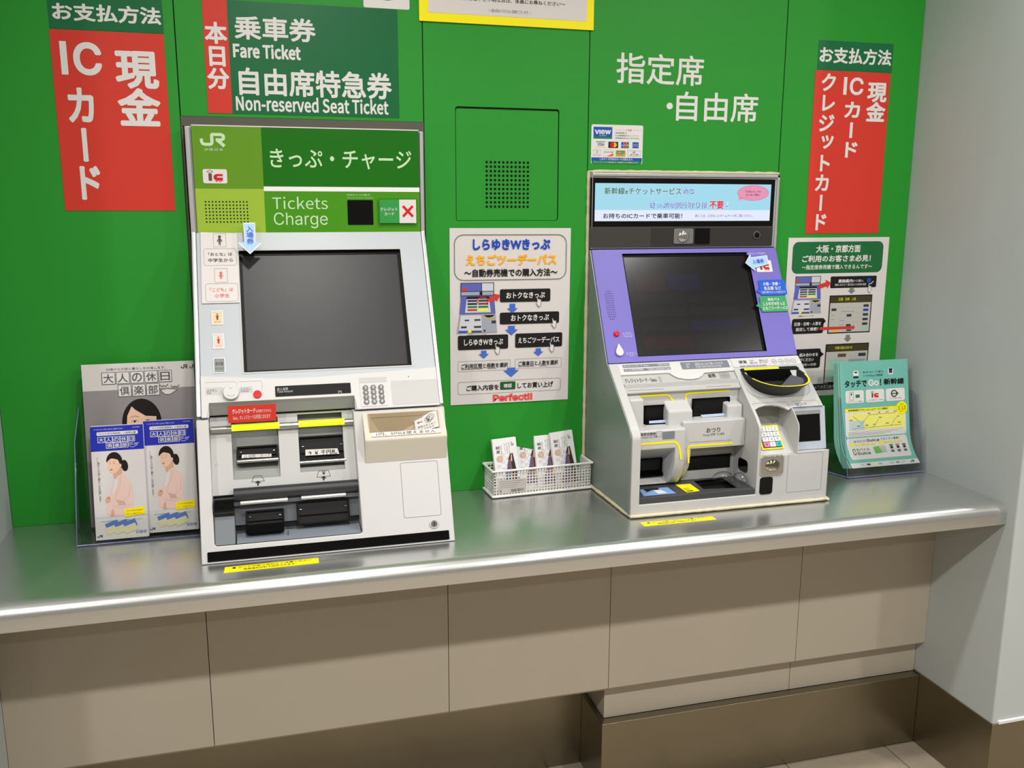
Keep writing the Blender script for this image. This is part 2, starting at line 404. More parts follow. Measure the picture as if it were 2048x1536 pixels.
# ------------------------------------------------------------------ the setting
X = [0.0, 0.4004, 0.9177, 1.3105, 1.8243, 2.2194]
G = 0.0011
wb = thing('wall_back', kind='structure')
bk = q(M_SEAM).wbox(-0.02, 2.24, 0.0035, 0.03, 0.0, CEIL)
o = bk.build('backing', wb)
cut(o, [q(M_SEAM).wbox(X[1], X[2], -.02, .06, -.02, 0.8724), q(M_SEAM).wbox(X[3], X[4], -.02, .06, -.02, 0.768)])
for i in range(5):
    z0 = {1: 0.8724, 3: 0.7727}.get(i, 0.0)
    if i == 2:
        door = (0.9899, 0.6535, 1.2383, 0.9089)
        p = q(M_GREEN)
        A = [(X[3] - G, CEIL), (X[2] + G, CEIL), (X[2] + G, 0.0), (X[3] - G, 0.0)]
        o = p.box(F_W, (X[2] + G, 0, X[3] - G, CEIL), -0.004, 0.0).build('wall_panel', wb)
        c = MB(); c.use(M_GREEN).prism(F_W, rr(door, 0.006, 4), -0.02, 0.02); cut(o, [c]); bev(o, .0006, 1)
        dr = q(M_GREEN).prism(F_W, rr((door[0] + .0012, door[1] + .0008, door[2] - .0022, door[3] - .0042), 0.005, 4), -0.006, -0.0008).build('access_door', o, bevel=.0006, seg=1)
        g = q(mat('hole_black', (4, 14, 4), 0.9))
        a = (1.0632, 0.7871); b = (1.1626, 0.7861); e = (1.0629, 0.6860)
        for r_ in range(11):
            for c_ in range(11):
                g.poly(F_W, ell((a[0] + (b[0] - a[0]) * c_ / 10, a[1] + (e[1] - a[1]) * r_ / 10), 0.0030, n=12), -0.0005)
        tag(g.build('speaker_hole', o), kind='stuff')
    else:
        q(M_GREEN).box(F_W, (X[i] + G, z0, X[i + 1] - G, CEIL), -0.004, 0.0).build('wall_panel', wb, bevel=.0006, seg=1)
# lining of the two machine openings
q(M_LINING).box(F_W, (X[1] + .0005, 0.8525, X[2] - .0005, 0.8722), -0.12, -0.0008).build('opening_lining', wb)
q(M_LINING).box(F_W, (X[1], 0.0, X[1] + .004, 0.8725), -0.12, -0.002).build('opening_lining', wb)
q(M_LINING).box(F_W, (X[2] - .004, 0.0, X[2], 0.8725), -0.12, -0.002).build('opening_lining', wb)

o = q(M_WALL).wbox(-0.1, 0.0, -0.62, 0.03, -0.7564, CEIL).build('wall_left'); tag(o, kind='structure')
wr = MB(); wr.use(M_WALL).xprism([(0.03, -0.7564), (0.03, CEIL), (-0.4655, CEIL), (-0.4655, -0.7564)], 2.2194, 4.2)
o = wr.build('wall_right', bevel=.006, seg=3); tag(o, kind='structure')
tag(q(M_STEEL2).wbox(2.2164, 4.2, -0.469, -0.03, -0.7564, -0.553).build('baseboard_right', bevel=.002), kind='structure')
tag(q(mat('trim_white', (214, 216, 218), .35)).wbox(2.232, 4.2, -0.4715, -0.46, -0.5530, -0.545).build('trim_1', bevel=.001), kind='structure')
tag(q(M_CEIL).wbox(-2.4, 5.2, -5.2, 0.03, CEIL, CEIL + 0.05).build('ceiling'), kind='structure')
fl = thing('floor', kind='structure')
q(M_GROUT).wbox(-3.4, 5.6, -6.2, 0.05, -0.80, -0.7590).build('grout_bed', fl)
tw = 0.306; me = None
rnd = random.Random(3)
for iy in range(7):
    for ix in range(13):
        x0 = 2.1275 - 0.306 * (9 - ix); y1 = -0.2095 - tw * (iy - 1)
        if me is None:
            me = MB().use(M_TILE).wbox(0.0015, tw - 0.0015, 0.0015, tw - 0.0015, -0.014, 0.0).mesh('floor_tile')
        t = bpy.data.objects.new('floor_tile', me); COL.objects.link(t); t.parent = fl; t.location = (x0, y1 - tw, -0.7564 + rnd.uniform(-.0004, .0004))
        bv = t.modifiers.new('bevel', 'BEVEL'); bv.width = .0015; bv.segments = 1
rest = q(M_TILE)
rest.wbox(-3.4, 5.6, -6.2, -0.2095 - tw * 6 - .003, -0.77, -0.7564).wbox(-3.4, 2.1275 - .306 * 9 - .003, -0.2095 - tw * 6, 0.0, -0.77, -0.7564)
rest.wbox(2.1275 + .306 * 4 + .003, 5.6, -0.2095 - tw * 6, -.46, -0.77, -0.7564).build('far_floor', fl)

# ------------------------------------------------------------------ counter
ct = thing('service_counter', 'long counter with brushed steel top over cream panels and steel plinth', 'counter')
R = 0.026
prof = [(0.004, 0.0), (-0.436 + R, 0.0)] + [(-0.436 + R - R * sin(radians(a)), -R + R * cos(radians(a))) for a in range(10, 91, 10)] + [(-0.436, -0.0484), (-0.430, -0.0500), (-0.418, -0.0500), (-0.418, -0.03), (0.004, -0.03)]
o = MB().use(M_STEEL).xprism(prof, 0.0005, 2.2189).build('steel_worktop', ct, smooth=40)
q(M_CREAM).wbox(0.001, 2.2185, -0.4145, -0.19, -0.05, -0.031).build('soffit', ct)
zl = -0.4651
for i in range(5):
    pf = [(-0.2141, -0.0505), (-0.2141, zl + .006), (-0.2095, zl), (-0.190, zl), (-0.190, -0.0505)]
    MB().use(M_CREAM).xprism(pf, X[i] + (.0008 if i else 0.001), X[i + 1] - .0008).build('cladding_panel', ct)
q(mat('joint_brown', (60, 54, 44), .9)).wbox(0.001, 2.2185, -0.1895, -0.03, -0.4635, -0.0515).build('carcass', ct)
for a, b in ((1.3125, 1.8308), (1.8318, 2.2180)):
    q(M_CREAM).wbox(a, b, -0.184, -0.02, -0.5570, zl - .0008).build('lower_panel', ct, bevel=.001, seg=1)
q(M_STEEL2).wbox(1.2990, 2.2160, -0.2095, -0.03, -0.7560, -0.5575).build('plinth', ct, bevel=.0012)
q(M_STEEL2).wbox(0.001, 1.2985, -0.0590, -0.03, -0.7560, -0.4655).build('plinth', ct)

# ------------------------------------------------------------------ signs and sheets on the wall
def sheet(parent, F, r, m, name='sheet', w0=0.0001, w1=0.0007, rad=0.0):
    b = q(m)
    if rad: b.prism(F, rr(r, rad), w0, w1)
    else: b.box(F, r, w0, w1)
    return b.build(name, parent)
SW = 0.0011

# left payment sign
t = thing('payment_sign', 'large red sheet of white lettering high on the wall left of the left machine', 'sign')
sheet(t, F_W, (0.1640, 1.0345, 0.3790, 1.1060), M_DG, 'header_strip', .0001, .0008)
sheet(t, F_W, (0.1630, 0.6765, 0.3785, 1.0335), M_RED, 'red_sheet', .0002, .0010)
L = MB()
text(L, F_W, 'お支払方法', (0.1711, 1.0510, 0.3753, 1.0849), W_, .03, SW)
L.build('lettering', t); L = MB()
text(L, F_W, 'IC', (0.1793, 0.9469, 0.2560, 1.0112), W_, .025, .0013)
column(L, F_W, 'カード', (0.1839, 0.6943, 0.2382, 0.9248), W_, .035, .0013, .04)
column(L, F_W, '現金', (0.2846, 0.8456, 0.3585, 0.9996), W_, .035, .0013, .04)
L.build('lettering', t)

# fare ticket sign
t = thing('fare_sign', 'green sign reading Fare Ticket with a red strip on its left, above left machine', 'sign')
r = (0.4567, 0.8797, 0.8628, 1.1075)
sheet(t, F_W, r, M_DG, 'green_film', .0001, .0008)
sheet(t, F_W, (r[0], r[1], (0.5061, 0.8850)[0], r[3]), M_RED, 'red_strip', .0008, .0011)
L = MB()
column(L, F_W, '本日分', (0.4611, 0.9267, 0.5013, 1.0628), W_, .035, .0014, .08)
text(L, F_W, '乗車券', (0.5187, 1.0307, 0.6859, 1.0786), W_, .025, SW)
text(L, F_W, 'Fare Ticket', (0.5137, 0.9935, 0.6529, 1.0238), W_, .015, SW)
text(L, F_W, '自由席特急券', (0.5222, 0.9181, 0.8470, 0.9750), W_, .025, SW)
text(L, F_W, 'Non-reserved Seat Ticket', (0.5140, 0.8858, 0.8385, 0.9180), W_, .012, SW)
L.build('lettering', t)

# white sign at the top edge with a green disc
t = thing('round_mark_sign', 'white square sign with a green disc at the top edge of the wall', 'sign')
r = ((0.7897, 1.1114)[0], (0.8898, 1.1088)[1], (0.8898, 1.1088)[0], 1.235)
sheet(t, F_W, r, W_, 'sheet', .0001, .0008, .004)
c = ((r[0] + r[2]) / 2, (0.8417, 1.1154)[1] + .052)
q(M_GREEN).poly(F_W, ell(c, .042, n=40), .0011).build('green_disc', t)

# yellow bordered notice
t = thing('framed_notice', 'white notice with a thick yellow border, cut by the top of the picture', 'notice')
r = (0.9104, 1.0872, 1.3178, 1.27)
sheet(t, F_W, r, M_YEL, 'yellow_board', .0006, .0040)
ir = ((0.9308, 1.1069)[0], (1.3002, 1.1057)[1], (1.3002, 1.1057)[0], 1.25)
sheet(t, F_W, ir, M_PAPER, 'sheet', .0041, .0045)
L = MB()
text(L, F_W, '操作方法やご不明な点は、係員にお尋ねください〜', (0.9986, 1.1348, 1.2474, 1.1440), K_, .012, .0048)
text(L, F_W, '［一部お求めいただけない区間がございます。］', (1.0682, 1.1132, 1.1652, 1.1206), G_, .0, .0048)
L.build('lettering', t)

# vinyl lettering
t = thing('wall_lettering', 'big white lettering cut in vinyl directly on the green wall above right machine', 'lettering')
L = MB()
text(L, F_W, '指定席', (1.3780, 0.9730, 1.6039, 1.0426), W_, .012, .0004)
text(L, F_W, '・', (1.5092, 0.9171, 1.5262, 0.9328), W_, .0, .0004)
text(L, F_W, '自由席', (1.5350, 0.8913, 1.7556, 0.9602), W_, .012, .0004)
L.build('characters', t)

# card sticker
t = thing('card_sticker', 'small white sticker of payment card logos under the big wall lettering', 'sticker')
r = (1.3185, 0.7868, 1.4504, 0.8777)
sheet(t, F_W, r, W_, 'label_sheet', .0001, .0005, .004)
L = MB(); w = .0008
D_BLUE = mat('card_blue', (30, 80, 178), .4); D_GRN = mat('card_green', (20, 128, 66), .4)
b = sub(r, 0, 1, .835, 1.0); L.use(D_BLUE).prism(F_W, [(b[0] + .001, b[3]), (b[0] + .001, (b[1] + b[3]) / 2), (b[2] - .001, (b[1] + b[3]) / 2), (b[2] - .001, b[3])], .0005, .0006)
L.use(D_GRN).prism(F_W, [(b[0] + .001, (b[1] + b[3]) / 2), (b[0] + .002, b[1] + .002), (b[0] + .004, b[1]), (b[2] - .004, b[1]), (b[2] - .002, b[1] + .002), (b[2] - .001, (b[1] + b[3]) / 2)], .0005, .0006)
text(L, F_W, 'このマークがあるカードが使えます。', sub(r, .17, .82, .845, .905), W_, .02, w)
text(L, F_W, '※クレジットカードをご利用の際には、暗証番号の入力が必要となります。', sub(r, .05, .93, .935, .975), W_, .0, w)
v = sub(r, .04, .40, .06, .36); L.use(D_BLUE).box(F_W, v, .0005, .0006); L.use(D_GRN).box(F_W, sub(v, 0, 1, .84, 1), .00055, .00065)
text(L, F_W, 'vıew', sub(v, .07, .93, .24, .62), W_, .03, w); text(L, F_W, 'CARD', sub(v, .32, .68, .68, .77), W_, .0, w)
L.use(M_RED).box(F_W, sub(r, .46, .64, .125, .13), .0005, .0006).box(F_W, sub(r, .79, .96, .125, .13), .0005, .0006)
text(L, F_W, 'ご注意', sub(r, .655, .775, .105, .155), M_RED, .0, w)
for k, s_ in enumerate(('指定席券売機では', 'Suica定期券機能付きビューカードに', '定期券情報を書き込むことができません。')):
    text(L, F_W, s_, sub(r, .46, (.68, .91, .94)[k], .185 + .065 * k, .222 + .065 * k), K_, .01, w)
v = sub(r, .09, .27, .43, .58); L.use(K_).box(F_W, sub(v, 0, 1, 0, .1), .0005, .0006); L.use(M_ORANGE).box(F_W, sub(v, 0, 1, .9, 1), .0005, .0006); text(L, F_W, 'VISA', sub(v, .15, .9, .25, .72), D_BLUE, .02, w)
v = sub(r, .33, .52, .43, .59); L.use(K_).box(F_W, v, .0005, .0006); c1 = rp(v, .37, .5); c2 = rp(v, .64, .5)
L.use(M_ORANGE).poly(F_W, ell(c2, .0055, n=20), w); L.use(M_BRED).poly(F_W, ell(c1, .0055, n=20), w + .0001)
v = sub(r, .58, .73, .43, .59)
for k, cc in enumerate((D_BLUE, M_BRED, D_GRN)):
    L.use(cc).prism(F_W, rr(sub(v, k * .34, k * .34 + .31, 0, 1), .0012, 3), .0005, .0006); text(L, F_W, 'JCB'[k], sub(v, k * .34 + .07, k * .34 + .24, .38, .64), W_, .02, w)
v = sub(r, .80, .92, .43, .585); L.use(D_BLUE).box(F_W, v, .0005, .0006); text(L, F_W, 'AMERICAN', sub(v, .1, .9, .3, .45), W_, .0, w); text(L, F_W, 'EXPRESS', sub(v, .1, .9, .55, .7), W_, .0, w)
v = sub(r, .04, .19, .64, .79); L.use(G_).stroke(F_W, rr(v, .0005, 1), .0003, w, True); L.use(K_).stroke(F_W, ell(rp(v, .5, .38), .0025, n=14), .0006, w, True); text(L, F_W, 'Diners Club', sub(v, .12, .9, .75, .87), G_, .0, w)
v = sub(r, .245, .43, .64, .80); L.use(G_).stroke(F_W, rr(v, .0005, 1), .0002, w, True); text(L, F_W, 'DISCOVER', sub(v, .08, .95, .25, .45), K_, .01, w); L.use(mat('disc_orange', (232, 104, 40), .4)).poly(F_W, [rp(v, 1, .5), rp(v, .3, 1), rp(v, 1, 1)], w - .0001)
v = sub(r, .475, .665, .645, .805); L.use(mat('ochre_ink', (196, 160, 50), .4)).box(F_W, v, .0005, .0006); L.use(D_GRN).box(F_W, sub(v, .1, .9, .12, .55), .0006, .0007); text(L, F_W, 'えきねっと', sub(v, .15, .85, .2, .48), W_, .02, w + .0001); text(L, F_W, 'カード', sub(v, .3, .7, .66, .84), K_, .0, w)
v = sub(r, .71, .96, .65, .79); L.use(G_).stroke(F_W, rr(v, .0006, 2), .0004, w, True); jr_logo(L, F_W, sub(v, .38, .58, .12, .48), G_, w); text(L, F_W, 'JR CARD', sub(v, .16, .86, .56, .86), G_, .0, w)
L.build('lettering', t)

# right payment sign
t = thing('payment_sign', 'tall red sheet whose first column says credit card, at the right end of the wall', 'sign')
sheet(t, F_W, (0.0 + (1.9157, 1.0946)[0], 1.0245, (2.1330, 1.0927)[0], (1.9157, 1.0946)[1]), M_DG, 'header_strip', .0001, .0008)
sheet(t, F_W, (1.911, 0.6190, 2.1315, 1.0232), M_RED, 'red_sheet', .0002, .0010)
L = MB()
text(L, F_W, 'お支払方法', (1.9197, 1.0414, 2.1291, 1.0800), W_, .03, SW)
L.build('lettering', t); L = MB()
column(L, F_W, 'クレジットカード', ((1.9298, 0.9698)[0], (1.9290, 0.6229)[1], (1.9731, 0.9712)[0], (1.9475, 1.0186)[1]), W_, .03, .0013, .10)
text(L, F_W, 'IC', (1.9946, 0.9665, 2.0527, 1.0095), W_, .02, .0013)
column(L, F_W, 'カード', (2.0008, 0.8062, 2.0507, 0.9538), W_, .03, .0013, .14)
column(L, F_W, '現金', (2.0689, 0.9003, 2.1202, 1.0001), W_, .035, .0013, .04)
L.build('lettering', t)

# ---- small drawing of the purple machine that both posters carry
def mini_machine(L, F, r, w):
    P = lambda *a: [rp(r, a[i], a[i + 1]) for i in range(0, len(a), 2)]
    vio = mat('mini_violet', (92, 98, 180), .5); gr = mat('mini_grey', (160, 164, 178), .5); dk = mat('mini_dark', (52, 54, 72), .5); lt = mat('mini_light', (204, 206, 212), .5)
    L.use(dk).poly(F, P(.09, 0, .92, 0, .92, .40, .09, .40), w)
    L.use(vio).poly(F, P(.11, .015, .60, .015, .60, .165, .11, .165), w + .0001)
    L.use(lt).poly(F, P(.62, .015, .90, .015, .90, .165, .62, .165), w + .0001)
    L.use(M_RED).poly(F, P(.13, .10, .26, .10, .26, .155, .13, .155), w + .0002)
    L.use(gr).poly(F, P(.11, .18, .90, .18, .90, .245, .11, .245), w + .0001); L.use(K_).poly(F, P(.56, .18, .63, .18, .63, .245, .56, .245), w + .0002)
    L.use(vio).poly(F, P(.10, .26, .92, .26, .96, .61, .06, .61), w + .0001)
    L.use(K_).poly(F, P(.24, .27, .80, .27, .82, .32, .23, .32), w + .0002)
    L.use(lt).poly(F, P(.24, .32, .80, .32, .84, .585, .20, .585), w + .0002)
    for j in range(4):
        for i in range(2):
            cc = (dk, dk, D_GRN, M_RED)[j] if not (i and j == 3) else M_YEL
            L.use(cc).poly(F, P(.26 + i * .27, .335 + j * .06, .50 + i * .27, .335 + j * .06, .50 + i * .28, .375 + j * .06, .26 + i * .27, .375 + j * .06), w + .0003)
    L.use(gr).poly(F, P(.06, .62, .96, .62, 1, .99, 0, .99), w)
    L.use(lt).poly(F, P(.10, .64, .60, .64, .62, .93, .05, .93), w + .0001)
    L.use(K_).poly(F, P(.66, .64, .94, .64, .90, .69, .80, .71, .70, .69), w + .0002); L.use(M_YEL).stroke(F, P(.67, .655, .72, .69, .80, .70, .90, .68, .93, .655), .0012, w + .0003)
    for a, b, c, d_ in ((.19, .72, .30, .75), (.43, .715, .58, .75), (.10, .85, .24, .89), (.42, .85, .60, .89), (.86, .75, .97, .81), (.66, .93, .71, .97)):
        L.use(dk).poly(F, P(a, b, c, b, c, d_, a, d_), w + .0002)
    L.use(M_BLUE).poly(F, P(.04, .945, .26, .945, .26, .98, .04, .98), w + .0002); L.use(M_YEL).poly(F, P(.28, .93, .35, .93, .35, .98, .28, .98), w + .0003)
    L.use(dk).poly(F, P(.36, .95, .60, .95, .62, .98, .36, .98), w + .0002)

# centre poster
t = thing('instruction_poster', 'white poster with blue and orange headline between the two machines', 'poster')
th = -0.0042
FP = Fr((0.9737, 0, 0.6372), (cos(th), 0, sin(th)), (-sin(th), 0, cos(th)))
PW, PH = 0.297, 0.420
pr_ = (0, -PH, PW, 0)
n = 12; pb = q(M_PAPER); vs = []; fs = []
for i in range(n + 1):
    for j in range(n + 1):
        x = PW * i / n; y = -PH * j / n
        vs.append(FP.pt(x, y, 0.0012 + 0.0030 * max(0, (j / n - .8)) * 5 * sin(pi * i / n) * .35 + .0005 * (j / n)))
for i in range(n):
    for j in range(n): k = i * (n + 1) + j; fs.append((k, k + 1, k + n + 2, k + n + 1))
sh = pb.add(vs, fs).build('sheet', t)
s_ = sh.modifiers.new('thick', 'SOLIDIFY'); s_.thickness = .0004; s_.offset = -1
def pc(x0, y0, x1, y1):   # zoom of the poster: fractions of the sheet
    return sub(pr_, x0, x1, y0, y1)
L = MB(); w = .0030
L.use(mat('outline_green', (60, 96, 74), .5)).ring(FP, rr(pc(.035, .035, .965, .290), .022, 6), rr(inset(pc(.035, .035, .965, .290), .0015), .0205, 6), w, w)
text(L, FP, 'しらゆきWきっぷ', pc(.185, .060, .825, .122), M_BLUE, .045, w)
text(L, FP, 'えちごツーデーパス', pc(.130, .145, .880, .207), M_ORANGE, .045, w)
text(L, FP, '〜自動券売機での購入方法〜', pc(.115, .226, .890, .271), K_, .03, w)
mini_machine(L, FP, pc(.055, .302, .385, .590), w)
L.use(M_RED).stroke(FP, ell(rp(pr_, .265, .405), .0138, .0078, 20), .0022, w + .0006, True)
L.use(M_RED).poly(FP, arrow(rp(pr_, .315, .405), rp(pr_, .410, .374), .0105, .021, .014), w + .0007)
text(L, FP, '※画像はイメージです', pc(.14, .592, .30, .605), G_, .0, w)
for a in ((.408, .342, .832, .415), (.408, .475, .910, .542), (.062, .600, .478, .682), (.538, .598, .940, .680)):
    L.use(K_).poly(FP, rr(pc(*a), .004), w)
for a in ((.460, .360, .785, .395), (.500, .489, .822, .525), (.112, .622, .435, .658), (.562, .620, .915, .655)):
    text(L, FP, ('おトクなきっぷ', 'おトクなきっぷ', 'しらゆきWきっぷ', 'えちごツーデーパス')[int(a[0] == .500) + 2 * int(a[0] == .112) + 3 * int(a[0] == .562)], pc(*a), W_, .025, w + .0003)
AB = mat('flow_blue', (70, 108, 200), .4)
for a, b, k in (((.512, .425), (.512, .478), 1), ((.505, .552), (.505, .606), 1.2), ((.275, .690), (.275, .735), .95), ((.735, .688), (.735, .733), .95), ((.505, .795), (.505, .850), 1.45)):
    L.use(AB).poly(FP, arrow(rp(pr_, *a), rp(pr_, *b), .014 * k, .027 * k, .0115 * k), w + .0002)
for c, s2 in (((.735, .42), .013), ((.868, .545), .013), ((.388, .688), .013), ((.850, .685), .013)): hand(L, FP, rp(pr_, *c), s2, w + .0008)
for a in ((.062, .748, .498, .806), (.540, .746, .935, .802)): L.use(G_).stroke(FP, [(x, y) for x, y in rr(pc(*a), .0005, 1)], .0005, w, True)
text(L, FP, 'ご利用区間と冊数を選択', pc(.088, .763, .478, .791), K_, .02, w); text(L, FP, 'ご乗車日と人数を選択', pc(.566, .760, .908, .788), K_, .02, w)
for a in ((.088, .793, .270, .795), (.305, .793, .380, .795), (.566, .790, .702, .792), (.745, .790, .812, .792)): L.use(K_).box(FP, pc(*a), w - .0002, w)
L.use(G_).stroke(FP, rr(pc(.062, .868, .932, .940), .005), .0006, w, True)
text(L, FP, 'ご購入内容を', pc(.130, .889, .402, .922), K_, .025, w); L.use(mat('deep_green_ink', (28, 88, 40), .5)).poly(FP, rr(pc(.412, .876, .542, .923), .003), w + .0002)
text(L, FP, '確認', pc(.442, .888, .512, .912), W_, .02, w + .0005); text(L, FP, 'してお買い上げ', pc(.560, .886, .868, .920), K_, .025, w)
text(L, FP, 'Perfect!!', pc(.350, .948, .690, .992), mat('coral_ink', (226, 88, 84), .4), .05, w)
L.build('lettering', t)

# right poster
t = thing('instruction_poster', 'white poster with dark green headline box, partly hidden behind the right machine', 'poster')
pr_ = (1.8670, 0.1885, 2.1680, 0.6090)
r = (1.8640, 0.1860, 2.1675, 0.6085)
q(M_PAPER).box(F_W, r, .0008, .0013).build('sheet', t)
L = MB(); w = .0018
PG = mat('poster_green', (28, 104, 56), .4)
L.use(PG).poly(F_W, rr((1.8779, 0.5158, 2.1508, 0.5977), .016, 6), w)
w2 = w + .0003
text(L, F_W, '大阪・京都方面', (1.9464, 0.5691, 2.0801, 0.5893), W_, .03, w2)
text(L, F_W, 'ご利用のお客さま必見！', (1.9069, 0.5450, 2.1139, 0.5627), W_, .03, w2)
text(L, F_W, '〜指定席券売機で購入できるんです〜', (1.9072, 0.5257, 2.1196, 0.5381), W_, .02, w2)
mini_machine(L, F_W, (1.8828, 0.4093, 1.9739, 0.5087), w)
L.use(M_RED).poly(F_W, arrow((1.9608, 0.4804), (1.9977, 0.4908), .011, .024, .014), w + .0006)
text(L, F_W, '※画像はイメージです', (1.9064, 0.4013, 1.9534, 0.4067), G_, .0, w)
L.use(K_).poly(F_W, rr((1.9964, 0.4760, 2.1374, 0.5067), .003), w)
text(L, F_W, '乗換案内', (2.0198, 0.4895, 2.0634, 0.4990), W_, .03, w2); text(L, F_W, 'から購入', (2.0642, 0.4908, 2.0972, 0.4975), W_, .01, w2)
text(L, F_W, '時間にあわせて 目的地までの列車を検索', (2.0101, 0.4813, 2.1058, 0.4873), W_, .0, w2)
L.use(M_BLUE).poly(F_W, ell((2.1139, 0.4945), .0065, n=16), w2)
L.use(W_).stroke(F_W, [(2.1133, 0.4845), (2.1209, 0.4857), (2.1281, 0.4922)], .0018, w2)
hand(L, F_W, (2.1175, 0.4724), .0125, w + .0008)
GA = mat('flow_grey', (124, 122, 124), .4)
L.use(GA).poly(F_W, arrow((2.0631, 0.4749), (2.0629, 0.4596), .013, .025, .009), w); L.use(GA).poly(F_W, arrow((2.0616, 0.3493), (2.0618, 0.3296), .013, .025, .011), w)
def shot(r, title, rows):
    L.use(K_).box(F_W, r, w - .0002, w); i = inset(r, .003)
    L.use(mat('screen_olive', (66, 60, 34), .4)).poly(F_W, [rp(i, 0, 0), rp(i, 1, 0), rp(i, 1, .17), rp(i, 0, .17)], w + .0002)
    text(L, F_W, title, sub(i, .2, .62, .04, .12), M_YEL, .0, w + .0004)
    L.use(mat('screen_pale', (188, 186, 180), .4)).poly(F_W, [rp(i, 0, .18), rp(i, 1, .18), rp(i, 1, 1), rp(i, 0, 1)], w + .0002)
    for a in rows:
        L.use(a[4]).box(F_W, sub(i, *a[:4]), w + .0002, w + .0003)
dkk = mat('mini_dark', (52, 54, 72), .5); LN = mat('faint_line', (150, 152, 158), .5)
shot(((1.9973, 0.4578)[0], (2.1283, 0.3545)[1], (2.1285, 0.4547)[0], (1.9975, 0.4565)[1]), '区間　日時　人数', [(.82, .95, .24, .31, dkk), (.82, .95, .36, .43, M_BLUE), (.82, .95, .49, .56, dkk), (.82, .95, .62, .69, dkk), (.82, .95, .75, .82, dkk), (.04, .16, .33, .40, dkk), (.42, .54, .50, .57, dkk), (.42, .54, .78, .84, dkk), (.44, .56, .93, .98, dkk), (.82, .97, .87, .94, M_TEAL2), (.12, .24, .93, .99, M_ORANGE), (.2, .8, .32, .325, LN), (.28, .6, .41, .43, LN), (.2, .8, .47, .475, LN), (.2, .8, .60, .605, LN), (.2, .8, .73, .735, LN), (.05, .13, .63, .65, LN), (.05, .13, .52, .54, LN), (.25, .38, .66, .68, LN), (.25, .36, .79, .81, LN)])
shot(((1.9957, 0.3267)[0], (2.1281, 0.2193)[1], (2.1298, 0.3216)[0], (1.9958, 0.3260)[1]), '列車の組み合わせ', [(.28, .48, .24, .33, M_BROWN), (.78, .96, .24, .33, dkk), (.08, .42, .38, .95, M_TEAL2), (.55, .95, .40, .95, LN)])
for nm, rq, tl in (('a', (1.8885, 0.3568, 1.9841, 0.3973), (1.9907, 0.3888)), ('b', (1.8935, 0.2635, 1.9816, 0.3159), (1.9917, 0.2998))):
    L.use(K_).poly(F_W, rr(rq, .006), w); y = tl[1]
    L.use(K_).poly(F_W, [(rq[2] - .002, y + .009), (rq[2] - .002, y - .009), tl], w)
text(L, F_W, '区間・日時・人数を', (1.8958, 0.3785, 1.9763, 0.3878), W_, .02, w2); text(L, F_W, '設定して検索！', (1.9013, 0.3641, 1.9684, 0.3737), W_, .02, w2)
L.use(M_RED).poly(F_W, arrow((1.9725, 0.3693), (2.0817, 0.3690), .0075, .015, .008), w + .0006)
text(L, F_W, '組み合わせを', (1.9168, 0.2951, 1.9737, 0.3049), W_, .02, w2); text(L, F_W, 'お選びください', (1.9027, 0.2821, 1.9610, 0.2913), W_, .02, w2); text(L, F_W, '新幹線駅→京都', (1.9068, 0.2695, 1.9696, 0.2770), W_, .0, w2)
L.use(K_).poly(F_W, rr(((1.9262, 0.2183)[0], (2.0150, 0.2014)[1], 2.10, (1.9658, 0.2191)[1]), .001, 2), w)
text(L, F_W, '画面に従ってボタンを押してください', ((1.9262, 0.2183)[0] + .004, (2.0148, 0.2042)[1], 2.09, (1.9661, 0.2156)[1]), W_, .0, w2)
L.build('lettering', t)

# yellow tapes on the worktop
def tape(r4, label):
    t = thing('caution_tape', label, 'label')
    a, b, c, d_ = r4
    q(M_YEL).prism(F_K, [a, b, c, d_], .0001, .0005).build('tape', t)
    F = Fr((d_[0], d_[1], 0), (c[0] - d_[0], c[1] - d_[1], 0), (a[0] - d_[0], a[1] - d_[1], 0)); Wd = sqrt((c[0] - d_[0]) ** 2 + (c[1] - d_[1]) ** 2); Hh = sqrt((a[0] - d_[0]) ** 2 + (a[1] - d_[1]) ** 2)
    L = MB(); text(L, F, '● カードの取り忘れにご注意ください', (Wd * .08, Hh * .54, Wd * .92, Hh * .86), K_, .01, .0008); text(L, F, '発券後約30秒で回収されます', (Wd * .20, Hh * .14, Wd * .74, Hh * .46), K_, .01, .0008)
    L.build('lettering', t)
tape([(0.4515, -0.3508), (0.6295, -0.3488), (0.6287, -0.3752), (0.4500, -0.3794)], 'yellow warning tape on the steel worktop in front of the left machine')
tape([(1.3305, -0.3256), (1.5046, -0.3298), (1.5049, -0.3505), (1.3305, -0.3504)], 'yellow warning tape on the steel worktop in front of the right machine')

# ------------------------------------------------------------------ left machine: tickets and card charging
def top_box(F, r, w0, w1, m): return q(m).box(F, r, w0, w1)
M = thing('ticket_machine', 'tall pale ticket machine with a green headed panel reading Tickets Charge', 'ticket machine')
XL, XR = 0.4085, 0.9105
SLs = [(-.2286, .269), (-.028, .631)]
def s1(w, v):   # (y, z) of a point on the sloping screen frame
    p = F_S1.pt(0, v, w); return (p.y, p.z)
def l1(w, v):
    p = F_L1.pt(0, v, w); return (p.y, p.z)
S1H = sqrt(.2006 ** 2 + .362 ** 2); L1H = sqrt(.1009 ** 2 + .269 ** 2)
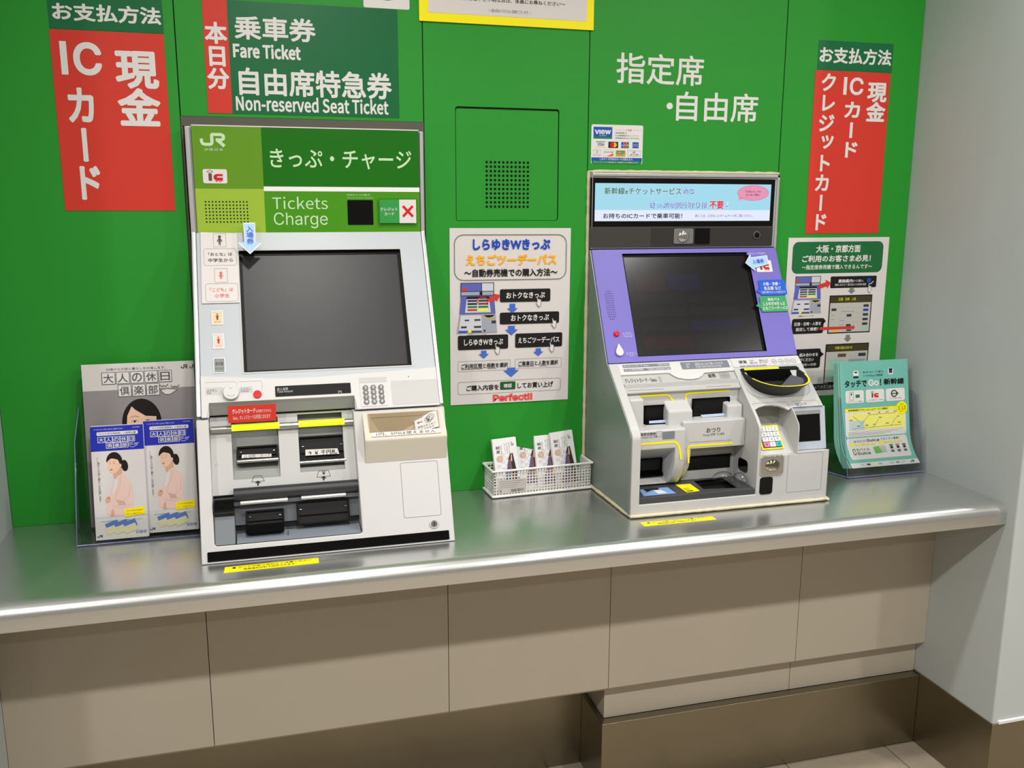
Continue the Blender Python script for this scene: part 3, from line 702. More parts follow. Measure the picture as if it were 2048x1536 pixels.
# header
q(M_LIGHT).wbox(XL + .003, XR - .003, -.020, .12, .631, .8510).build('header_housing', M, bevel=.002)
hd = thing('header_panel'); hd.parent = M
hr = (0.4221, 0.6295, 0.9001, 0.8511)
ux = (0.5624, 0.7363)[0]; va = (0.5680, 0.7227)[1]; vb = (0.7243, 0.7280)[1]; vc = (0.7240, 0.7183)[1]
q(M_H3).box(F_H1, hr, -.007, -.0005).build('back_plate', hd)
q(M_H1).box(F_H1, (hr[0], va, ux, hr[3]), -.0004, .0002).build('upper_left_block', hd)
q(M_H2).box(F_H1, (hr[0], hr[1], ux, va), -.0004, .0002).build('lower_left_block', hd)
q(M_H3).box(F_H1, (ux, vb, hr[2], hr[3]), -.0004, .0002).build('title_block', hd)
q(M_H4).box(F_H1, (ux, hr[1], hr[2], vc), -.0004, .0002).build('english_block', hd)
q(mat('bright_strip', (240, 240, 240), .3)).box(F_H1, (ux, vc, hr[2], vb), -.0004, .0006).build('white_stripe', hd)
q(W_).box(F_H1, (hr[0], hr[3], hr[2], hr[3] + .0022), -.007, .0004).build('top_trim', hd)
L = MB(); w = .0008
text(L, F_H1, 'きっぷ・チャージ', (0.5782, 0.7663, 0.8832, 0.8074), M_PGREEN, .012, w)
text(L, F_H1, 'Tickets', (0.5787, 0.6800, 0.6966, 0.7069), M_PGREEN, .0, w)
text(L, F_H1, 'Charge', (0.5803, 0.6388, 0.6952, 0.6730), M_PGREEN, .0, w)
jr_logo(L, F_H1, (0.4390, 0.8099, 0.4885, 0.8364), M_PGREEN, w)
text(L, F_H1, 'JR東日本', (0.4451, 0.7996, 0.4839, 0.8061), M_PGREEN, .0, w)
text(L, F_H1, '防犯カメラ作動中', (0.7390, 0.7090, 0.7894, 0.7130), M_PGREEN, .0, w)
text(L, F_H1, 'Security camera in operation', (0.7399, 0.7033, 0.7964, 0.7060), M_PGREEN, .0, w)
L.build('lettering', hd)
L = MB(); r = (0.4395, 0.7336, 0.4883, 0.7631)
L.use(W_).prism(F_H1, rr(r, .004), .0003, .0007); ic_logo(L, F_H1, r, .0009, M_BRED, M_BROWN); L.build('card_emblem', hd)
g = q(mat('hole_black', (4, 14, 4), 0.9)); a = (0.4415, 0.6954); b = (0.5261, 0.6936); e = (0.4390, 0.6531)
for j in range(7):
    for i in range(13): g.poly(F_H1, ell((a[0] + (b[0] - a[0]) * i / 12, a[1] + (e[1] - a[1]) * j / 6), .0017, n=10), .0004)
tag(g.build('speaker_hole', hd), kind='stuff')
q(M_GBLACK).prism(F_H1, rr((0.7391, 0.6461, 0.7954, 0.7001), .002), .0002, .0010).build('camera_window', hd)
pl = q(M_ACR).prism(F_H1, rr((0.8053, 0.6418, 0.8934, 0.7036), .003), .0004, .004).build('sign_holder', hd)
r = (0.8091, 0.6496, 0.8913, 0.7014); mx = (0.8533, 0.6785)[0]
L = q(mat('card_sign_green', (52, 152, 72), .4)).box(F_H1, (r[0], r[1], mx, r[3]), .0042, .0050); L.use(W_).box(F_H1, (mx, r[1], r[2], r[3]), .0042, .0050)
text(L, F_H1, 'クレジット', (0.8109, 0.6763, 0.8493, 0.6839), W_, .02, .0053); text(L, F_H1, 'カード', (0.8201, 0.6664, 0.8412, 0.6735), W_, .02, .0053)
x = (0.8614, 0.6641, 0.8836, 0.6873); L.use(M_REDB).stroke(F_H1, [(x[0], x[1]), (x[2], x[3])], .0055, .0054); L.use(M_REDB).stroke(F_H1, [(x[0], x[3]), (x[2], x[1])], .0055, .0055)
L.build('no_credit_card_sign', hd)
# silver side rails
for a, b, nm in ((XL, XL + .0095, 'side_rail'), (XR - .0085, XR, 'side_rail')):
    P = [(-.0305, .8500), (-.0305, .633)] + [s1(.0015, S1H - .003), s1(.0015, .004), (-.10, .273), (.10, .273), (.10, .8500)]
    MB().use(M_SILVER).xprism(P, a, b).build(nm, M, bevel=.002, seg=3)
# upper body with the screen window
P = [s1(0, S1H), s1(0, 0.0015), (.10, .2700), (.10, .630), (-.018, .630)]
ub = MB().use(M_BLUEGREY).xprism(P, XL + .0098, XR - .0088).build('screen_surround', M)
sr = (0.5041, 0.0950, 0.8501, 0.3696)
c = MB(); c.use(M_BLACK).box(F_S1, sr, -.012, .03)
# underside scoop behind the lip above the slots
lip = (0.5720, 0.0317)[1]; scx = ((0.4333, 0.0312)[0], (0.7225, 0.0309)[0])
c2 = MB(); c2.use(M_MGREY); a = s1(.02, -.02); P = [s1(.0005, lip), s1(.05, lip), s1(.05, -.06), s1(-.022, -.06), s1(-.022, 0.003)]
c2.xprism(P, scx[0], scx[1])
cut(ub, [c, c2]); bev(ub, .0015, 2)
fr_ = q(M_BLACK).ring(F_S1, rr(inset(sr, -.0005), .0015, 2), rr(inset(sr, .006), .001, 2), -.0115, -.0085)
fr_.build('screen_border', M)
q(M_SCREEN).box(F_S1, inset(sr, .0005), -.0125, -.0105).build('touch_screen', M)
q(M_LIGHT).ring(F_S1, rr(inset(sr, -.004), .003, 3), rr(inset(sr, -.0004), .0012, 3), -.001, .0009).build('screen_bezel', M, smooth=30)
# white control strip in front of the lower part of the surround
cs = [(0.4249, 0.0900), (0.4660, 0.0864), (0.5051, 0.0828), (0.5545, 0.0792), (0.5932, 0.0772), (0.6453, 0.0768), (0.7179, 0.0799), (0.7813, 0.0818), (0.8458, 0.0844), (0.9010, 0.0869)]
cs = [(XL + .0098, cs[0][1])] + cs[1:-1] + [(XR - .0088, cs[-1][1]), (XR - .0088, .0016), (scx[1] + .004, .0016), (scx[1], lip), (scx[0], lip), (scx[0] - .004, .0016), (XL + .0098, .0016)]
q(M_WHITE).prism(F_S1, cs, -.002, .0035).build('control_strip', M, bevel=.0012)
w = .0037
b = q(M_BLACK).prism(F_S1, rr((0.5635, 0.0378, 0.7168, 0.0603), .001, 2), .0036, .0046)
text(b, F_S1, '投入金額', (0.5674, 0.0508, 0.5891, 0.0568), M_LIGHT, .0, .0048); text(b, F_S1, 'Total Amount', (0.5670, 0.0459, 0.5988, 0.0504), M_LIGHT, .0, .0048); text(b, F_S1, '円', (0.6903, 0.0378, 0.6971, 0.0437), M_LIGHT, .0, .0048)
b.build('amount_display', M)
L = MB()
L.use(G_).stroke(F_S1, [(0.4274, 0.0755), (0.4851, 0.0746), (0.4889, 0.0707), (0.4886, 0.0632)], .0004, w).stroke(F_S1, [(0.4929, 0.0737), (0.5363, 0.0736), (0.5382, 0.0703), (0.5374, 0.0530)], .0004, w)
L.use(M_LIGHT).box(F_S1, (0.4276, 0.0486, 0.4618, 0.0643), .0036, .0037).box(F_S1, (0.4935, 0.0497, 0.5190, 0.0629), .0036, .0037)
text(L, F_S1, 'よびだし', (0.4308, 0.0551, 0.4504, 0.0609), G_, .0, w + .0004); text(L, F_S1, 'Call', (0.4307, 0.0509, 0.4387, 0.0545), G_, .0, w + .0004)
text(L, F_S1, 'とりけし', (0.4963, 0.0553, 0.5153, 0.0606), G_, .0, w + .0004); text(L, F_S1, 'Cancel', (0.4961, 0.0517, 0.5117, 0.0553), G_, .0, w + .0004)
L.build('lettering', M)
cc = (0.4768, 0.0504)
o = MB().use(M_WHITE).cyl(F_S1.pt(cc[0], cc[1], .003), F_S1.pt(cc[0], cc[1], .013), .0165, .0155, 32).build('call_button_cover', M, bevel=.0015, smooth=40)
L = MB(); L.use(G_).stroke(F_S1, [(cc[0] + .009 * cos(t), cc[1] + .009 * sin(t)) for t in [radians(a) for a in range(215, 326, 10)]], .0006, .0132); L.use(G_).stroke(F_S1, [(cc[0] + .003 * cos(t), cc[1] + .0095 + .002 * sin(t)) for t in [radians(a) for a in range(180, 361, 20)]], .0006, .0132); L.build('moulded_mark', o)
cc = (0.5281, 0.0449)
MB().use(M_REDB).cyl(F_S1.pt(cc[0], cc[1], .003), F_S1.pt(cc[0], cc[1], .0075), .0088, .0080, 28).build('cancel_button', M, bevel=.001, smooth=40)
# keypad
kp_ = thing('keypad'); kp_.parent = M
q(M_WHITE).prism(F_S1, rr((0.7355, 0.0060, 0.7927, 0.0578), .003), .0034, .0046).build('key_plate', kp_, bevel=.0006)
q(M_LIGHT).prism(F_S1, rr((0.7349, 0.0588, 0.7931, 0.0701), .001, 2), .0034, .0040).build('key_label', kp_)
A = ((0.7474, 0.0470), (0.7797, 0.0475), (0.7484, 0.0161))
Kd = mat('key_grey', (112, 112, 112), .4)
for j in range(4):
    for i in range(3):
        x = A[0][0] + (A[1][0] - A[0][0]) * i / 2; y = A[0][1] + (A[2][1] - A[0][1]) * j / 3
        k = MB().use(Kd).cyl(F_S1.pt(x, y, .0045), F_S1.pt(x, y, .0072), .0060, .0056, 18)
        text(k, F_S1, '123456789*0#'[j * 3 + i], (x - .0022, y - .0030, x + .0022, y + .0030), W_, .02, .0075); k.build('key', kp_, smooth=40)
q(M_LIGHT).prism(F_S1, rr((0.8017, 0.0064, 0.9008, 0.0600), .003), .0034, .0041).build('blank_cover_plate', M, bevel=.0004)
q(K_).poly(F_S1, ell((0.8405, 0.0682), .0012, n=10), .0037).build('microphone_hole', M)
# ticket type buttons on the left of the screen
for r, mm, s_ in (((0.4451, 0.2025, 0.4658, 0.2317), mat('button_peach', (236, 200, 160), .35), 'おとな'), ((0.4460, 0.1493, 0.4663, 0.1805), mat('button_pink', (232, 204, 190), .35), 'こども'), ((0.4454, 0.0966, 0.4664, 0.1274), M_MGREY, '領収書')):
    b = q(M_SILVER).ring(F_S1, rr(inset(r, -.001), .001, 2), rr(inset(r, .0006), .001, 2), -.001, .0014).build('ticket_type_button', M)
    MB().use(mm).box(F_S1, inset(r, .0008), -.001, .0008).build('button_cap', b)
    L = MB(); c = rp(r, .5, .5); pm = M_BRED if s_ == 'こども' else M_BROWN
    if s_ != '領収書':
        L.use(pm).poly(F_S1, ell(rp(r, .5, .22), .0016, n=12), .0010); L.use(pm).poly(F_S1, [rp(r, x, y) for x, y in ((.36, .32), (.64, .32), (.60, .52), (.57, .68), (.43, .68), (.40, .52))], .0010)
        text(L, F_S1, s_, sub(r, .2, .8, .76, .88), pm, .0, .0010)
    else:
        text(L, F_S1, '領収書', sub(r, .12, .88, .25, .5), M_DGREY, .02, .0010); text(L, F_S1, 'Receipt', sub(r, .12, .88, .62, .8), M_DGREY, .0, .0010)
    L.build('pictogram', b)
# age notice
an = q(M_PAPER).prism(F_S1, [(0.4275, 0.4134), (0.5020, 0.4099), (0.5019, 0.2492), (0.4260, 0.2491)], .0020, .0028).build('age_notice', M); an['label'] = 'white laminated notice on who counts as adult and child'
def figure(L, F, r, m, w, child=False):
    P = lambda pts: [rp(r, x, y) for x, y in pts]
    h = .17 if not child else .22
    L.use(m).poly(F, ell(rp(r, .5, h * .85), h * (r[3] - r[1]) * .82, n=16), w)
    L.use(m).poly(F, P(((.34, h * 1.7), (.66, h * 1.7), (.98, .60), (.86, .66), (.68, .46), (.70, .62), (.66, .98), (.54, .98), (.52, .72), (.48, .72), (.46, .98), (.34, .98), (.30, .62), (.32, .46), (.14, .66), (.02, .60))), w)
L = MB(); w = .0031
for r in ((0.4533, 0.3781, 0.4788, 0.4091), (0.4533, 0.2961, 0.4789, 0.3278)): L.use(G_).stroke(F_S1, rr(r, .0003, 1), .0005, w, True)
for r in ((0.4330, 0.3351, 0.4989, 0.3740), (0.4342, 0.2527, 0.4990, 0.2931)): L.use(G_).stroke(F_S1, rr(r, .005), .0005, w, True)
figure(L, F_S1, (0.4598, 0.3817, 0.4720, 0.4055), mat('dark_figure', (74, 68, 72), .5), w + .0001); CR = mat('coral_ink', (226, 88, 84), .4)
figure(L, F_S1, (0.4601, 0.3037, 0.4716, 0.3207), CR, w + .0001, True)
text(L, F_S1, '「おとな」は', (0.4423, 0.3571, 0.4903, 0.3651), K_, .015, w); text(L, F_S1, '中学生から', (0.4414, 0.3428, 0.4913, 0.3517), K_, .015, w)
text(L, F_S1, '「こども」は', (0.4429, 0.2752, 0.4892, 0.2838), CR, .015, w); text(L, F_S1, '小学生', (0.4514, 0.2612, 0.4817, 0.2699), CR, .015, w)
L.build('lettering', an)
# arrow tag hanging over the screen corner
ap = [(0.5159, 0.0975), (0.5409, 0.0974), (0.5398, 0.0483), (0.5532, 0.0482), (0.5274, 0.0216), (0.5025, 0.0499), (0.5167, 0.0485)]
cx = sum(p[0] for p in ap) / 7; cy = sum(p[1] for p in ap) / 7
A_ = thing('arrow_tag'); A_.parent = M; A_['label'] = 'pale blue paper arrow pointing down at the screen corner'
ap = [(cx + (x - cx) * .995, y) for x, y in ap]
q(W_).prism(F_AR, ap, .0065, .0070).build('card_edge', A_)
q(M_SKY).prism(F_AR, [(cx + (x - cx) * .86, cy + (y - cy) * .91 + .0003) for x, y in ap], .0071, .0073).build('blue_face', A_)
L = MB(); column(L, F_AR, '入場券', ((0.5224, 0.0883)[0], (0.5207, 0.0443)[1], (0.5353, 0.0882)[0], (0.5225, 0.0889)[1]), M_ABLUE, .03, .0076, .08); L.build('lettering', A_)
# red notice under the lip
rn = q(M_RED).box(F_N1, (0.4694, 0.2594, 0.5628, 0.2944), -.0005, .0003).build('credit_card_notice', M); rn['label'] = 'small red notice hanging over the card slot'
L = MB(); text(L, F_N1, 'クレジットカード', (0.4777, 0.2779, 0.5226, 0.2878), W_, .03, .0006); text(L, F_N1, 'は利用できません', (0.5239, 0.2782, 0.5539, 0.2846), W_, .0, .0006); text(L, F_N1, 'Suica、オレンジカードは利用になれます', (0.4789, 0.2653, 0.5513, 0.2744), W_, .0, .0006); L.build('lettering', rn)

# ---- lower half
P = [l1(0, L1H), l1(0, 0), (.10, 0.0), (.10, .2675), (-.10, .2675)]
lb = MB().use(mat('lower_shell_white', (200, 199, 200), .4)).xprism([l1(0, L1H - .0025), l1(0, .0005), (.10, .0005), (.10, .2665)], XL - .001, XR + .001).build('lower_body', M)
rl = (0.4328, 0.2247)[0]; rt_ = (0.7176, 0.2805)[0]; rbz = (0.4336, 0.0345)[1]; rx1 = (0.7214, 0.1016)[0]; rbr = (0.7159, 0.0339)[1]
rbz = (rbz + rbr) / 2
c = MB(); c.use(M_WHITE).prism(F_L1, [(rl, rbz + .004), (rl + .003, rbz), (rx1 - .002, rbz), (rx1, rbz + .004), (rt_, L1H + .03), (rl - .002, L1H + .03)], -.075, .03)
# coin hopper pocket
hp = (0.7492, 0.2294, 0.8934, 0.2712)
cut(lb, [c]); bev(lb, .003, 3)
# recess: bright upper plate with the slot bays, dark lower zone
zh = (0.4747, 0.1278)[1]
R1H = L1H
rp_ = q(M_LIGHT).box(F_R1, (rl - .001, zh - .004, rx1 + .004, L1H - .004), -.040, 0).build('slot_plate', M)
bay1 = (0.4731, 0.1533, 0.5653, 0.2572); bay2 = (0.6055, 0.1590, 0.6963, 0.2594)
cs_ = []
for b_, dpt in ((bay1, .020), (bay2, .022)):
    k = MB(); k.use(M_MGREY)
    l, bb, r_, t_ = b_
    vs = [F_R1.pt(l, t_ + .02, -dpt), F_R1.pt(r_, t_ + .02, -dpt), F_R1.pt(r_, t_ + .02, .02), F_R1.pt(l, t_ + .02, .02), F_R1.pt(l, bb, -.001), F_R1.pt(r_, bb, -.001), F_R1.pt(r_, bb, .02), F_R1.pt(l, bb, .02)]
    vs2 = [F_R1.pt(l, bb + .035, -dpt), F_R1.pt(r_, bb + .035, -dpt)]
    k.add([vs[4], vs[5], vs[6], vs[7], vs[0], vs[1], vs[2], vs[3], vs2[0], vs2[1]], [(0, 3, 2, 1), (4, 5, 6, 7), (0, 1, 9, 8), (8, 9, 5, 4), (2, 3, 7, 6), (1, 2, 6, 5, 9), (3, 0, 8, 4, 7)])
    cs_.append(k)
cut(rp_, cs_); bev(rp_, .0025, 3)
def slot(F, r, parent, name, dep, lipm, w=.0, lip=.008, label=None, lamps=True):
    """black card or note mouth: recessed throat, side cheeks, rollers, metal lip"""
    t = thing(name); t.parent = parent
    o_ = rr(r, .0015, 2); i_ = rr(inset(r, .003), .001, 2)
    q(M_BLACK).ring(F, o_, i_, w - .008, w + .002).build('mouth_frame', t, smooth=30)
    h = r[3] - r[1]
    q(mat('throat_black', (5, 5, 6), .5)).box(F, inset(r, .002), w - .0085, w - .0065).build('throat', t)
    b = MB(); b.use(M_RIB)
    for k in (.36,): b.box(F, (r[0] + .004, r[1] + h * k, r[2] - .004, r[1] + h * k + .0016), w - .007, w - .003)
    b.build('guide_ribs', t)
    if lamps:
        b = MB(); b.use(M_CHROME)
        for x in (r[0] + .006, r[2] - .010): b.box(F, (x, r[1] + h * .62, x + .004, r[1] + h * .62 + .0016), w - .004, w - .002)
        b.build('sensor_glint', t)
    if lipm:
        b = MB(); b.use(lipm).cyl(F.pt(r[0], r[1] + .001, w + .004), F.pt(r[2], r[1] + .001, w + .004), lip / 2, n=16); b.build('lip', t, smooth=40)
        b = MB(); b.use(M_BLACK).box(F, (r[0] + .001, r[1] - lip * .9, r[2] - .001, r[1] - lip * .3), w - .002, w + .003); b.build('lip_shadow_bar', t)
    return t
sl1 = (0.4817, 0.1884, 0.5631, 0.2207); sl2 = (0.6056, 0.1775, 0.7006, 0.2332)
t = slot(F_R1, sl1, M, 'card_slot', .01, M_ROD, -.006)
L = q(M_PAPER).poly(F_R1, [(0.4917, 0.2037), (0.5498, 0.2017), (0.5495, 0.1955), (0.4904, 0.1966)], -.004); text(L, F_R1, '○ 切符・カード', (0.4956, 0.1962, 0.5476, 0.2024), K_, .01, -.0037); L.build('label_strip', t)
t = slot(F_R1, sl2, M, 'banknote_slot', .01, M_ROD, -.007)
L = q(M_PAPER).poly(F_R1, [(0.6183, 0.2053), (0.6836, 0.2039), (0.6870, 0.1921), (0.6176, 0.1928)], -.0045); text(L, F_R1, '↑ ￥ 千円札', (0.6232, 0.1925, 0.6819, 0.2028), K_, .02, -.0042); L.build('label_strip', t)
# rod with the glowing covers
rv = (0.5098, 0.2559)[1]; rv = (0.4511, 0.2565)[1]
pz = .010
MB().use(M_ROD).cyl(F_R1.pt(rl + .001, rv, pz - .004), F_R1.pt(rt_ + .002, rv, pz - .006), .0072, n=20).build('slot_rod', M, smooth=40)
for r in ((0.4741, 0.2549, 0.5685, 0.2705), (0.6067, 0.2557, 0.7003, 0.2714)):
    v_ = rv + .0012
    MB().use(M_YGLOW).cyl(F_R1.pt(r[0], v_, pz), F_R1.pt(r[2], v_, pz), .0068, n=20).build('lit_slot_cover', M, bevel=.001, smooth=40)['label'] = 'glowing yellow cover above a slot'
# pictograms and vent dots
L = MB(); w = .0004
L.use(K_).stroke(F_R1, [(0.5131, 0.1582), (0.5279, 0.1581), (0.5332, 0.1465), (0.5082, 0.1464)], .0008, w, True); L.use(K_).poly(F_R1, arrow((0.5200, 0.1384), (0.5205, 0.1485), .003, .012, .005), w + .0002)
L.build('card_pictogram', M)
L = MB()
L.use(K_).stroke(F_R1, [(0.6420, 0.1588), (0.6624, 0.1589), (0.6658, 0.1467), (0.6382, 0.1462)], .0008, w, True); text(L, F_R1, '￥', (0.6491, 0.1505, 0.6558, 0.1583), K_, .02, w); L.use(K_).poly(F_R1, arrow((0.6515, 0.1389), (0.6521, 0.1482), .003, .012, .005), w + .0002)
L.build('note_pictogram', M)
L = MB(); c = (0.4424, 0.1863)
for dx, dy in ((.0028, 0), (-.0028, 0), (0, .0028), (0, -.0028)): L.use(K_).poly(F_R1, ell((c[0] + dx, c[1] + dy), .0006, n=8), .0004)
L.build('vent_dot', M)
# dark zone
dk = thing('return_bay'); dk.parent = M
lbx = (0.4724, 0.0827)[0]; 
q(M_DGREY).box(F_L1, (rl - .002, rbz - .002, rx1 + .002, zh + .002), -.074, -.060).build('back_wall', dk)
q(mat('slate_face', (122, 128, 134), .42)).box(F_L1, (rl + .0005, rbz + .0008, lbx, zh - .003), -.06, -.008).build('left_block', dk, bevel=.002)
rr_ = (0.4355, 0.0908, 0.4699, 0.1281)
MB().use(M_GBLACK).cyl(F_L1.pt(rr_[0], (rr_[1] + rr_[3]) / 2, -.012), F_L1.pt(rr_[2] + .003, (rr_[1] + rr_[3]) / 2, -.012), (rr_[3] - rr_[1]) / 2, n=28).build('black_roller', dk, smooth=40)
# hood: quarter round over the bay
hz = (0.4760, 0.1437)[1]; hz2 = (0.4752, 0.1259)[1]
cpt = F_L1.pt(0, (hz + hz2) / 2 - .002, -.022)
MB().use(mat('hood_grey', (50, 51, 54), .38)).cyl((lbx, cpt.y, cpt.z), (rx1 - .001, cpt.y, cpt.z), .0135, n=28).build('hood', dk, smooth=40)
q(M_DGREY).box(F_L1, (lbx, (0.4823, 0.0720)[1], rx1, hz - .010), -.06, -.034).build('slot_wall', dk, bevel=.001)
for r in ((0.4846, 0.1095, 0.5769, 0.1231), (0.6042, 0.1101, 0.6935, 0.1239)):
    MB().use(M_SILVER).cyl(F_L1.pt(r[0], (r[1] + r[3]) / 2 - .001, -.018), F_L1.pt(r[2], (r[1] + r[3]) / 2 - .001, -.018), .0045, n=14).build('slot_bar', dk, smooth=40)
q(M_DGREY).box(F_L1, (lbx, (0.5613, 0.1108)[1] , rx1, (0.5617, 0.1188)[1]), -.03, -.022).build('bar_backing', dk)
slot(F_L1, (0.4931, 0.0643, 0.5686, 0.0996), dk.parent, 'card_return_slot', .01, None, -.0262)
slot(F_L1, (0.5937, 0.0626, 0.7006, 0.1112), dk.parent, 'change_note_slot', .01, None, -.0262)
q(M_RIB).box(F_L1, (0.4937, 0.0525, 0.5670, 0.0709), -.034, -.012).build('ticket_chute', dk, bevel=.001)
# slanting tray
tz1 = (0.5585, 0.0572)[1]
TR = mat('tray_grey', (128, 136, 146), .35)
b = MB().use(TR); P = [F_L1.pt(0, rbz + .0012, -.0025), F_L1.pt(0, rbz + .0012, -.06), F_L1.pt(0, tz1 + .0, -.060), F_L1.pt(0, tz1 - .002, -.036)]
b.xprism([(p.y, p.z) for p in P], lbx + .002, rx1 - .002); b.build('tray', dk, bevel=.001)
b = MB().use(mat('clear_smoked', (70, 76, 84), .1)); 
for a_, b2 in (((0.5735, 0.0638)[0], (0.5754, 0.0637)[0]),): b.box(F_L1, (a_, rbz + .003, b2, tz1 - .004), -.02, -.016)
b.build('tray_divider', dk)
# black kick strip
q(M_GBLACK).prism(F_L1, rr((0.4189, 0.0052, 0.8998, 0.0242), .0015, 2), .0005, .0015).build('black_strip', M)
# coin hopper
ch = thing('coin_hopper'); ch.parent = M
BG = mat('hopper_cream', (206, 200, 186), .4)
ht = (0.7382, 0.2801, 0.9094, 0.2782); hl = (0.7360, 0.2457)[0]; hrr = (0.9066, 0.2457)[0]
vt = L1H - .004; vm = (0.8115, 0.2198)[1]; vbm = (0.8081, 0.1727)[1]
prf = lambda v, w: F_L1.pt(0, v, w)
P = [prf(vt, -.001), prf(vm + .010, .026), prf(vm, .028), prf(vm - .004, .026), prf(vbm + .004, .001), prf(vbm, -.002), prf(vt, -.004)]
hop = MB().use(BG).xprism([(p.y, p.z) for p in P], hl, hrr + .001).build('hopper_body', ch)
# pocket cut on the sloping top
tA = prf(vt, -.001); tB = prf(vm + .010, .026)
F_HT = Fr((0, tB.y, tB.z), (1, 0, 0), (0, tA.y - tB.y, tA.z - tB.z)); HTH = (tA - tB).length
px0, px1 = hl + .010, hrr - .008
k = MB().use(mat('pocket_tan', (176, 160, 132), .5))
cm = px0 + (px1 - px0) * .30; v0, v1 = .008, HTH - .004
k.hexa([F_HT.pt(cm - .012, v0 + .004, -.045), F_HT.pt(cm + .010, v0 + .004, -.045), F_HT.pt(cm + .010, v0 + .016, -.045), F_HT.pt(cm - .012, v0 + .016, -.045), F_HT.pt(px0, v0, .002), F_HT.pt(px1, v0, .002), F_HT.pt(px1, v1, .002), F_HT.pt(px0, v1, .002)])
lb2 = cut(hop, [k]); bev(hop, .0025, 3)
k2 = MB().use(M_WHITE).box(F_HT, (px0 - .001, v0 - .001, px1 + .001, v1 + .001), -.060, .03)
lbm = [m for m in lb.modifiers]; lb.modifiers.clear(); cut(lb, [k2]); bev(lb, .003, 3)
tp = [(px0, v0), (px1, v0), (px1, v1), (px0, v1)]; bt = [(cm - .012, v0 + .003), (cm + .010, v0 + .003), (cm + .010, v0 + .016), (cm - .012, v0 + .016)]
pk = MB().use(mat('pocket_tan', (176, 160, 132), .5)); pk.add([F_HT.pt(x, y, .0002) for x, y in tp] + [F_HT.pt(x, y, -.044) for x, y in bt], [(0, 1, 5, 4), (1, 2, 6, 5), (2, 3, 7, 6), (3, 0, 4, 7)])
pk.use(M_RIB).add([F_HT.pt(x, y, -.044) for x, y in bt], [(0, 1, 2, 3)]); pk.build('coin_pocket', ch)
# label on the right slope of the pocket
ra = F_HT.pt(px1 - .004, v0 + .002, .0); rb_ = F_HT.pt(cm + .010, v0 + .004, -.045); rc = F_HT.pt(px1 - .004, v1 - .004, .0)
dU = (ra - rb_).normalized(); dV = (rc - ra).normalized()
F_CL = Fr(ra, dU, dV); ww = .052; hh = (rc - ra).length
b = q(M_PAPER).box(F_CL, (-ww, .001, -.001, hh), .0030, .0038)
text(b, F_CL, 'Coin', (-ww * .93, hh * .80, -ww * .62, hh * .92), G_, .0, .0041); text(b, F_CL, '￥', (-ww * .50, hh * .46, -ww * .32, hh * .74), G_, .02, .0041)
for kx in (0, .06, .12): b.use(G_).stroke(F_CL, ell((-ww * (.41 - kx), hh * (.60 + kx)), .0075, n=20), .0008, .0040 + kx * .001, True)
b.use(G_).poly(F_CL, arrow((-ww * .66, hh * .58), (-ww * .90, hh * .58), .002, .007, .004), .0041)
text(b, F_CL, '硬貨はまとめて', (-ww * .90, hh * .24, -ww * .12, hh * .36), G_, .0, .0041); text(b, F_CL, '投入できます', (-ww * .90, hh * .08, -ww * .2, hh * .20), G_, .0, .0041)
b.build('coin_label', ch)
L = q(M_PAPER).box(F_HT, (hl + .014, -.0035, hrr - .012, .0068), .0004, .0009); text(L, F_HT, '1円、5円は使えません', (hl + .024, -.0022, hrr - .022, .0055), K_, .0, .0012); L.build('no_small_coins_label', ch)
# blank door and lock
dr = (0.8080, 0.0567, 0.8870, 0.1716)
q(M_WHITE).ring(F_L1, rr(dr, .004), rr(inset(dr, .0012), .0035), -.002, .0002).build('door_gap', M)
q(mat('gap_grey', (120, 118, 116), .6)).ring(F_L1, rr(dr, .004), rr(inset(dr, .0009), .0035), .0003, .0003).build('service_door_outline', M)
lk = thing('door_lock'); lk.parent = M; c = (0.8697, 0.0400)
MB().use(M_SILVER).cyl(F_L1.pt(c[0], c[1], 0), F_L1.pt(c[0], c[1], .002), .0098, n=28).build('lock_ring', lk, bevel=.0006, smooth=40)
MB().use(M_CHROME).cyl(F_L1.pt(c[0], c[1], .002), F_L1.pt(c[0], c[1], .003), .0066, n=24).build('lock_barrel', lk, smooth=40)
q(M_BLACK).box(F_L1, (c[0] - .0008, c[1] - .0035, c[0] + .0008, c[1] + .0035), .0028, .0034).build('keyhole', lk)

# ------------------------------------------------------------------ right machine: reserved seats
M = thing('ticket_machine', 'purple fronted ticket machine with a lit blue advertising display on top', 'ticket machine')
XL, XR = 1.3185, 1.8225
A2H = sqrt(.142 ** 2 + .121 ** 2); S2H = sqrt(.129 ** 2 + .259 ** 2)
def a2(w, v): p = F_A2.pt(0, v, w); return (p.y, p.z)
